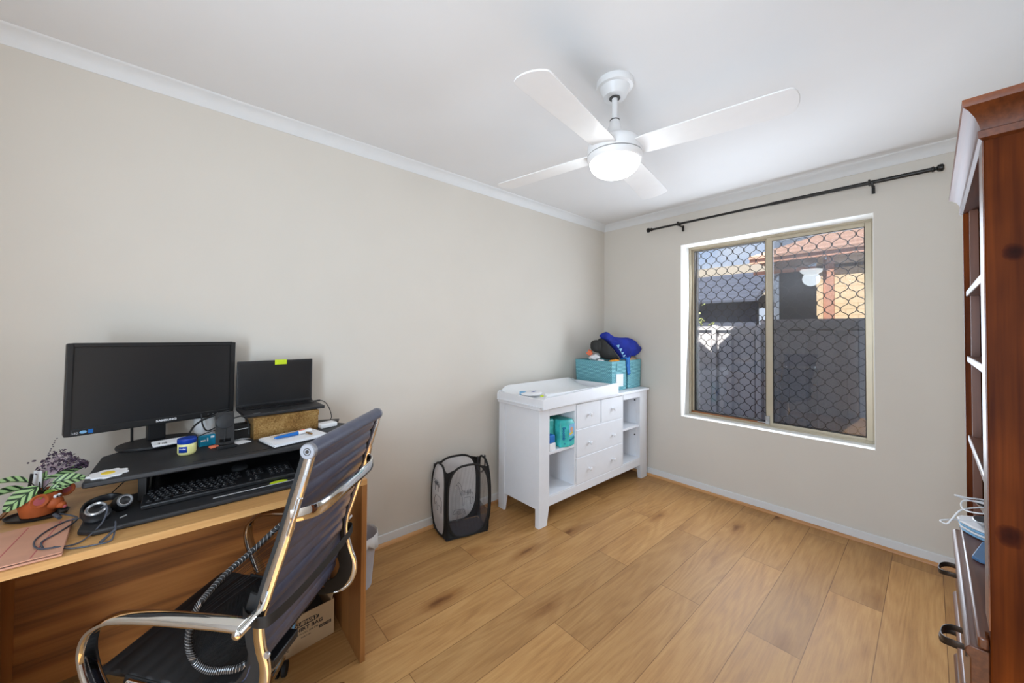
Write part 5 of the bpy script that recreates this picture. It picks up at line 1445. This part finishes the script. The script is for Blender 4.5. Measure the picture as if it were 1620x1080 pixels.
def shelf_items():
    z = .5023
    # nappy pack
    t = thing('nappy_pack', 'turquoise nappy pack with baby picture on the left dresser shelf', 'nappy pack', (-1.87, 2.1, z))
    T = T3(-1.79, 2.125, z, 0, 0, 0) @ Matrix.Rotation(rad(-4), 4, 'Z')
    # front-left edge at x=+, local frame: x out, y right
    m = MB()
    pts = [(-.20, -.070), (.0, -.070), (.028, -.012), (.012, .072), (-.20, .072)]
    m.loft([[T @ Vector((x*.96, y*.96, zz)) for x, y in pts] for zz in (0,)]+[[T @ Vector((x, y, zz)) for x, y in pts] for zz in (.02, .165)]+[[T @ Vector((x*.9-.01, y*.8, .195)) for x, y in pts]])
    m.build('pack_body', 'turq', t, bevel=.006, seg=3)
    # right face picture panel
    a, b = T @ Vector((.030, -.010, 0)), T @ Vector((.0145, .070, 0)); u = (b-a).normalized(); n = Vector((u.y, -u.x, 0)); n = n if n.x > 0 else -n
    F = frame(a+n*.001, u, (0, 0, 1))
    if F.col[2].xyz.dot(n) < 0: pass
    m = MB(); m.box(.004, .076, .075, .165, -.0005, .0008, F); m.build('picture_panel', 'ltblue', t)
    m = MB(); m.lathe([(.018, 0), (.018, .0006)], F @ Matrix.Translation((.036, .125, .0008)), 20); m.build('picture_face', 'pinkf', t)
    m = MB(); m.box(.022, .066, .085, .100, .0008, .0014, F @ Matrix.Rotation(rad(8), 4, 'Z')); m.build('yellow_flash', 'yel', t)
    text('pack_lettering', 'Boomb', .024, F @ Matrix.Translation((.043, .055, .001)) @ Matrix.Rotation(rad(12), 4, 'Z'), 'bluelid', t)
    a2, b2 = T @ Vector((.0, -.071, 0)), T @ Vector((.0295, -.0125, 0)); u2 = (b2-a2).normalized(); G = frame(a2+Vector((u2.y, -u2.x, 0))*.0012, u2, (0, 0, 1))
    text('side_lettering', 'Boomb', .032, G @ Matrix.Translation((.030, .10, .0)) @ Matrix.Rotation(rad(-90), 4, 'Z'), 'bluelid', t, bold=.0004)
    text('size_lettering', 'M', .018, G @ Matrix.Translation((.035, .025, .0)), 'bluelid', t)
    m = MB(); m.box(-.16, 0, 0, .085, 0, .21, T3(-1.83, 1.945, z, 0, 0, 0)); single(m, 'second_nappy_pack', 'turq', 'dark turquoise pack behind the front nappy pack on the shelf', 'nappy pack', bevel=.012, seg=3)
    m = MB(); m.box(-.10, 0, 0, .062, 0, .052, T3(-1.785, 1.935, z)); single(m, 'white_carton', 'paper', 'small white carton at the left edge of the dresser shelf', 'carton', bevel=.002)
    m = MB(); m.box(-.07, 0, 0, .058, 0, .055, T3(-1.788, 1.937, z+.053, 0, 0, 0)); single(m, 'blue_packet', 'blueb', 'blue packet on top of the small white carton', 'packet', bevel=.006)
shelf_items()

# ------------------------------------------------------------------ outside
def outside():
    struct(MB().box(-14, 10, YB+WT, 30, -.35, -.15).build('ground', 'pave'))
    t = thing('steel_fence', 'pale ribbed steel boundary fence outside the window', 'fence', (-1, 5.0, -.15))
    m = MB(); x = -6.
    pts = []
    while x < 3.0:
        pts += [(x, 5.0), (x+.07, 5.0), (x+.085, 5.03), (x+.155, 5.03), (x+.17, 5.0)]; x += .24
    front = pts; back = [(a, b+.004) for a, b in reversed(pts)]
    m.prism(front+back, -.15, 1.40); m.build('fence_panel', 'fence', t)
    MB().box(-6, -1.30, 4.97, 5.05, 1.385, 1.43).build('top_rail', 'fence', t)
    MB().box(-1.30, 3, 4.97, 5.05, 1.46, 1.505).build('top_rail', 'fence', t)
    MB().box(-1.30, 3, 5.0, 5.03, 1.38, 1.47).build('upper_panel', 'fence', t)
    for x in (-1.32, -1.80, .9): MB().box(x-.025, x+.025, 4.965, 5.04, -.15, 1.45).build('post', 'fence', t)
    MB().box(-.85, 3, 4.975, 4.999, .98, 1.01).build('mid_rail', 'fence', t)
    # neighbour's house right
    h = thing('brick_house', 'cream brick house with tiled roof behind the fence', 'house', (0, 8.2, -.15))
    MB().box(-1.27, -1.185, 8.0, 8.2, -.15, 2.75).build('wall_pier', 'brick', h)
    MB().box(-1.185, -1.13, 8.05, 8.15, -.15, 2.6).build('downpipe', 'fasc', h)
    MB().box(-1.10, 4, 8.0, 8.2, -.15, 2.75).build('wall', 'brick', h)
    MB().box(-1.125, -1.035, 7.93, 8.0, -.15, 2.64).build('porch_post', 'fasc', h)
    MB().box(-2.2, -1.27, 9.8, 10, -.15, 2.7).build('rear_wall', 'ldark', h)  # dark colour stands in for shade in the porch recess
    MB().box(-2.2, 4, 7.78, 7.83, 2.62, 2.74).build('fascia', 'fasc', h)
    MB().box(-2.2, 4, 8.0, 8.05, 2.44, 2.50).build('beam', 'fasc', h)
    m = MB(); m.add([(-2.2, 7.74, 2.75), (4, 7.74, 2.75), (4, 10.5, 4.0), (.4, 10.5, 4.0), (-2.2, 7.74, 2.70), (4, 7.74, 2.70), (4, 10.5, 3.9), (.4, 10.5, 3.9)],
          [(0, 1, 2, 3), (4, 7, 6, 5), (0, 4, 5, 1), (1, 5, 6, 2), (2, 6, 7, 3), (3, 7, 4, 0)]); m.build('roof', 'rooft', h)
    m = MB(); m.add([(-2.2, 7.74, 2.75), (.4, 10.5, 4.0), (-2.2, 10.5, 2.75), (-2.2, 7.74, 2.7), (.4, 10.5, 3.9), (-2.2, 10.5, 2.7)], [(0, 1, 2), (3, 5, 4), (0, 3, 4, 1), (1, 4, 5, 2), (2, 5, 3, 0)]); m.build('hip_roof', 'rooft', h)
    # building left
    g = thing('grey_building', 'blue-grey roofed building beyond the left fence', 'building', (-5, 9.5, -.15))
    m = MB(); m.add([(-8, 8.6, 2.05), (-2.35, 8.6, 2.05), (-2.35, 10.5, 2.86), (-8, 10.5, 2.86), (-8, 8.6, 2.0), (-2.3, 8.6, 2.0), (-2.3, 10.5, 2.8), (-8, 10.5, 2.8)], [(0, 1, 2, 3), (4, 7, 6, 5), (0, 4, 5, 1), (1, 5, 6, 2), (2, 6, 7, 3), (3, 7, 4, 0)]); m.build('roof', 'ldark', g)
    MB().box(-8, -2.4, 8.9, 9.1, -.15, 2.1).build('wall', 'ldark', g)
    m = MB(); m.box(-8, -2.6, 10.9, 11.1, 2.0, 3.15); m.build('far_gable', 'rend', g)
    # shrub over fence
    s = thing('shrub', 'yellow-green shrub showing above the left fence', 'shrub', (-2.35, 5.7, -.15))
    random.seed(4); m = MB()
    for i in range(260):
        p = Vector((-2.45+random.gauss(0, .17), 5.65+random.gauss(0, .15), 1.35+random.gauss(0, .17)))
        d = Vector((random.uniform(-1, 1), random.uniform(-1, 1), random.uniform(-1, 1))).normalized(); m.ball(p, .035, 6, (1, .5, .15), d.to_track_quat('X', 'Z').to_matrix().to_4x4())
    m.build('foliage', 'shrub', s); MB().cyl((-2.45, 5.65, -.15), (-2.45, 5.65, 1.3), .03).build('trunk', 'stem', s)
    # unseen eaves and roof, added to shade the fence; notch leaves lit V
    e = MB(); y0, y1 = 4.04, 4.10
    poly = [(-6, 2.30), (3, 2.30), (3, 3.1), (-1.40, 3.1), (-1.40, 2.76), (-1.52, 2.64), (-1.68, 2.48), (-1.80, 2.36), (-1.92, 2.47), (-2.02, 2.55), (-2.12, 2.66), (-2.2, 3.1), (-6, 3.1)]
    T = Matrix(((1, 0, 0, 0), (0, 0, -1, y1), (0, 1, 0, 0), (0, 0, 0, 1)))
    e.prism(poly, 0, y1-y0, T); struct(e.build('trim_7', 'fasc'))
    struct(MB().box(-6, 3, YB+WT, 4.04, 2.30, 2.33).build('trim_8', 'trim'))
    struct(MB().box(-6, 3, 1.0, YB+WT+.01, 2.61, 3.05).build('trim_9', 'rooft'))
outside()

# ------------------------------------------------------------------ light
def lights():
    sun = bpy.data.lights.new('sun', 'SUN'); sun.energy = 14.0; sun.angle = rad(.6); sun.color = (1, .93, .82)
    o = bpy.data.objects.new('sun', sun); COL.objects.link(o)
    d = Vector((.03, -.585, .81)).normalized()    # towards the sun
    o.rotation_euler = d.to_track_quat('Z', 'Y').to_euler()
    w = bpy.data.worlds.new('sky'); SC.world = w; w.use_nodes = True; nt = w.node_tree; nt.nodes.clear()
    out = nt.nodes.new('ShaderNodeOutputWorld'); bg = nt.nodes.new('ShaderNodeBackground'); nt.links.new(bg.outputs[0], out.inputs[0])
    tc = nt.nodes.new('ShaderNodeTexCoord'); sp = nt.nodes.new('ShaderNodeSeparateXYZ'); nt.links.new(tc.outputs['Generated'], sp.inputs[0])
    rp = nt.nodes.new('ShaderNodeValToRGB'); e = rp.color_ramp.elements
    e[0].position = 0.; e[0].color = srgb(226, 236, 250)+(1,); e[1].position = .45; e[1].color = srgb(120, 170, 236)+(1,)
    nt.links.new(sp.outputs[2], rp.inputs[0])
    nz = nt.nodes.new('ShaderNodeTexNoise'); nz.inputs['Scale'].default_value = 5; nz.inputs['Detail'].default_value = 5; nt.links.new(tc.outputs['Generated'], nz.inputs['Vector'])
    r2 = nt.nodes.new('ShaderNodeValToRGB'); r2.color_ramp.elements[0].position = .5; r2.color_ramp.elements[1].position = .72
    nt.links.new(nz.outputs[0], r2.inputs[0])
    mx = nt.nodes.new('ShaderNodeMix'); mx.data_type = 'RGBA'; nt.links.new(r2.outputs[0], mx.inputs[0]); nt.links.new(rp.outputs[0], mx.inputs[6]); mx.inputs[7].default_value = (.95, .97, 1, 1)
    nt.links.new(mx.outputs[2], bg.inputs[0]); bg.inputs[1].default_value = 1.0
    def area(name, loc, aim, sx, sy, en, col=(1, 1, 1)):
        l = bpy.data.lights.new(name, 'AREA'); l.shape = 'RECTANGLE'; l.size = sx; l.size_y = sy; l.energy = en; l.color = col
        o = bpy.data.objects.new(name, l); COL.objects.link(o); o.location = loc
        o.rotation_euler = (Vector(aim)-Vector(loc)).to_track_quat('-Z', 'Y').to_euler(); return o
    l = bpy.data.lights.new('fan_bulb', 'POINT'); l.energy = 2.8; l.shadow_soft_size = .085; l.color = (.90, 1.0, 1.08)  # point light for the lit globe, added below it to brighten the blades
    o = bpy.data.objects.new('fan_bulb', l); COL.objects.link(o); o.location = (-.930, 1.425, 2.0)
    # added fill lamp near the camera, aimed up like a bounce flash
    area('bounce_fill', (.12, -.62, 1.05), (.10, -.55, 3.), .75, .5, BOUNCE, (.80, 1.01, 1.26))
    area('front_fill', (-.22, YF-.02, 1.25), (-.25, 3.3, 1.6), .68, 1.5, FRONT, (.83, 1.01, 1.20))  # added fill lamp behind the camera, brightens the window wall and dresser
    area('window_fill', (-.857, 3.465, 1.37), (-.857, 0, 1.7), 1.15, 1.45, WIND, (.90, 1., 1.14))  # added fill lamp just inside the glass, standing in for window daylight
BOUNCE, WIND, FRONT = 5.0, 31, 42
lights()
vs = SC.view_settings
vs.view_transform = 'Standard'; vs.look = 'None'; vs.gamma = 1.; vs.exposure = .0; vs.use_curve_mapping = False
SC.cycles.use_denoising = True
SC.cycles.max_bounces = 8; SC.cycles.diffuse_bounces = 5; SC.cycles.glossy_bounces = 4; SC.cycles.transparent_max_bounces = 24
SC.cycles.sample_clamp_indirect = 6
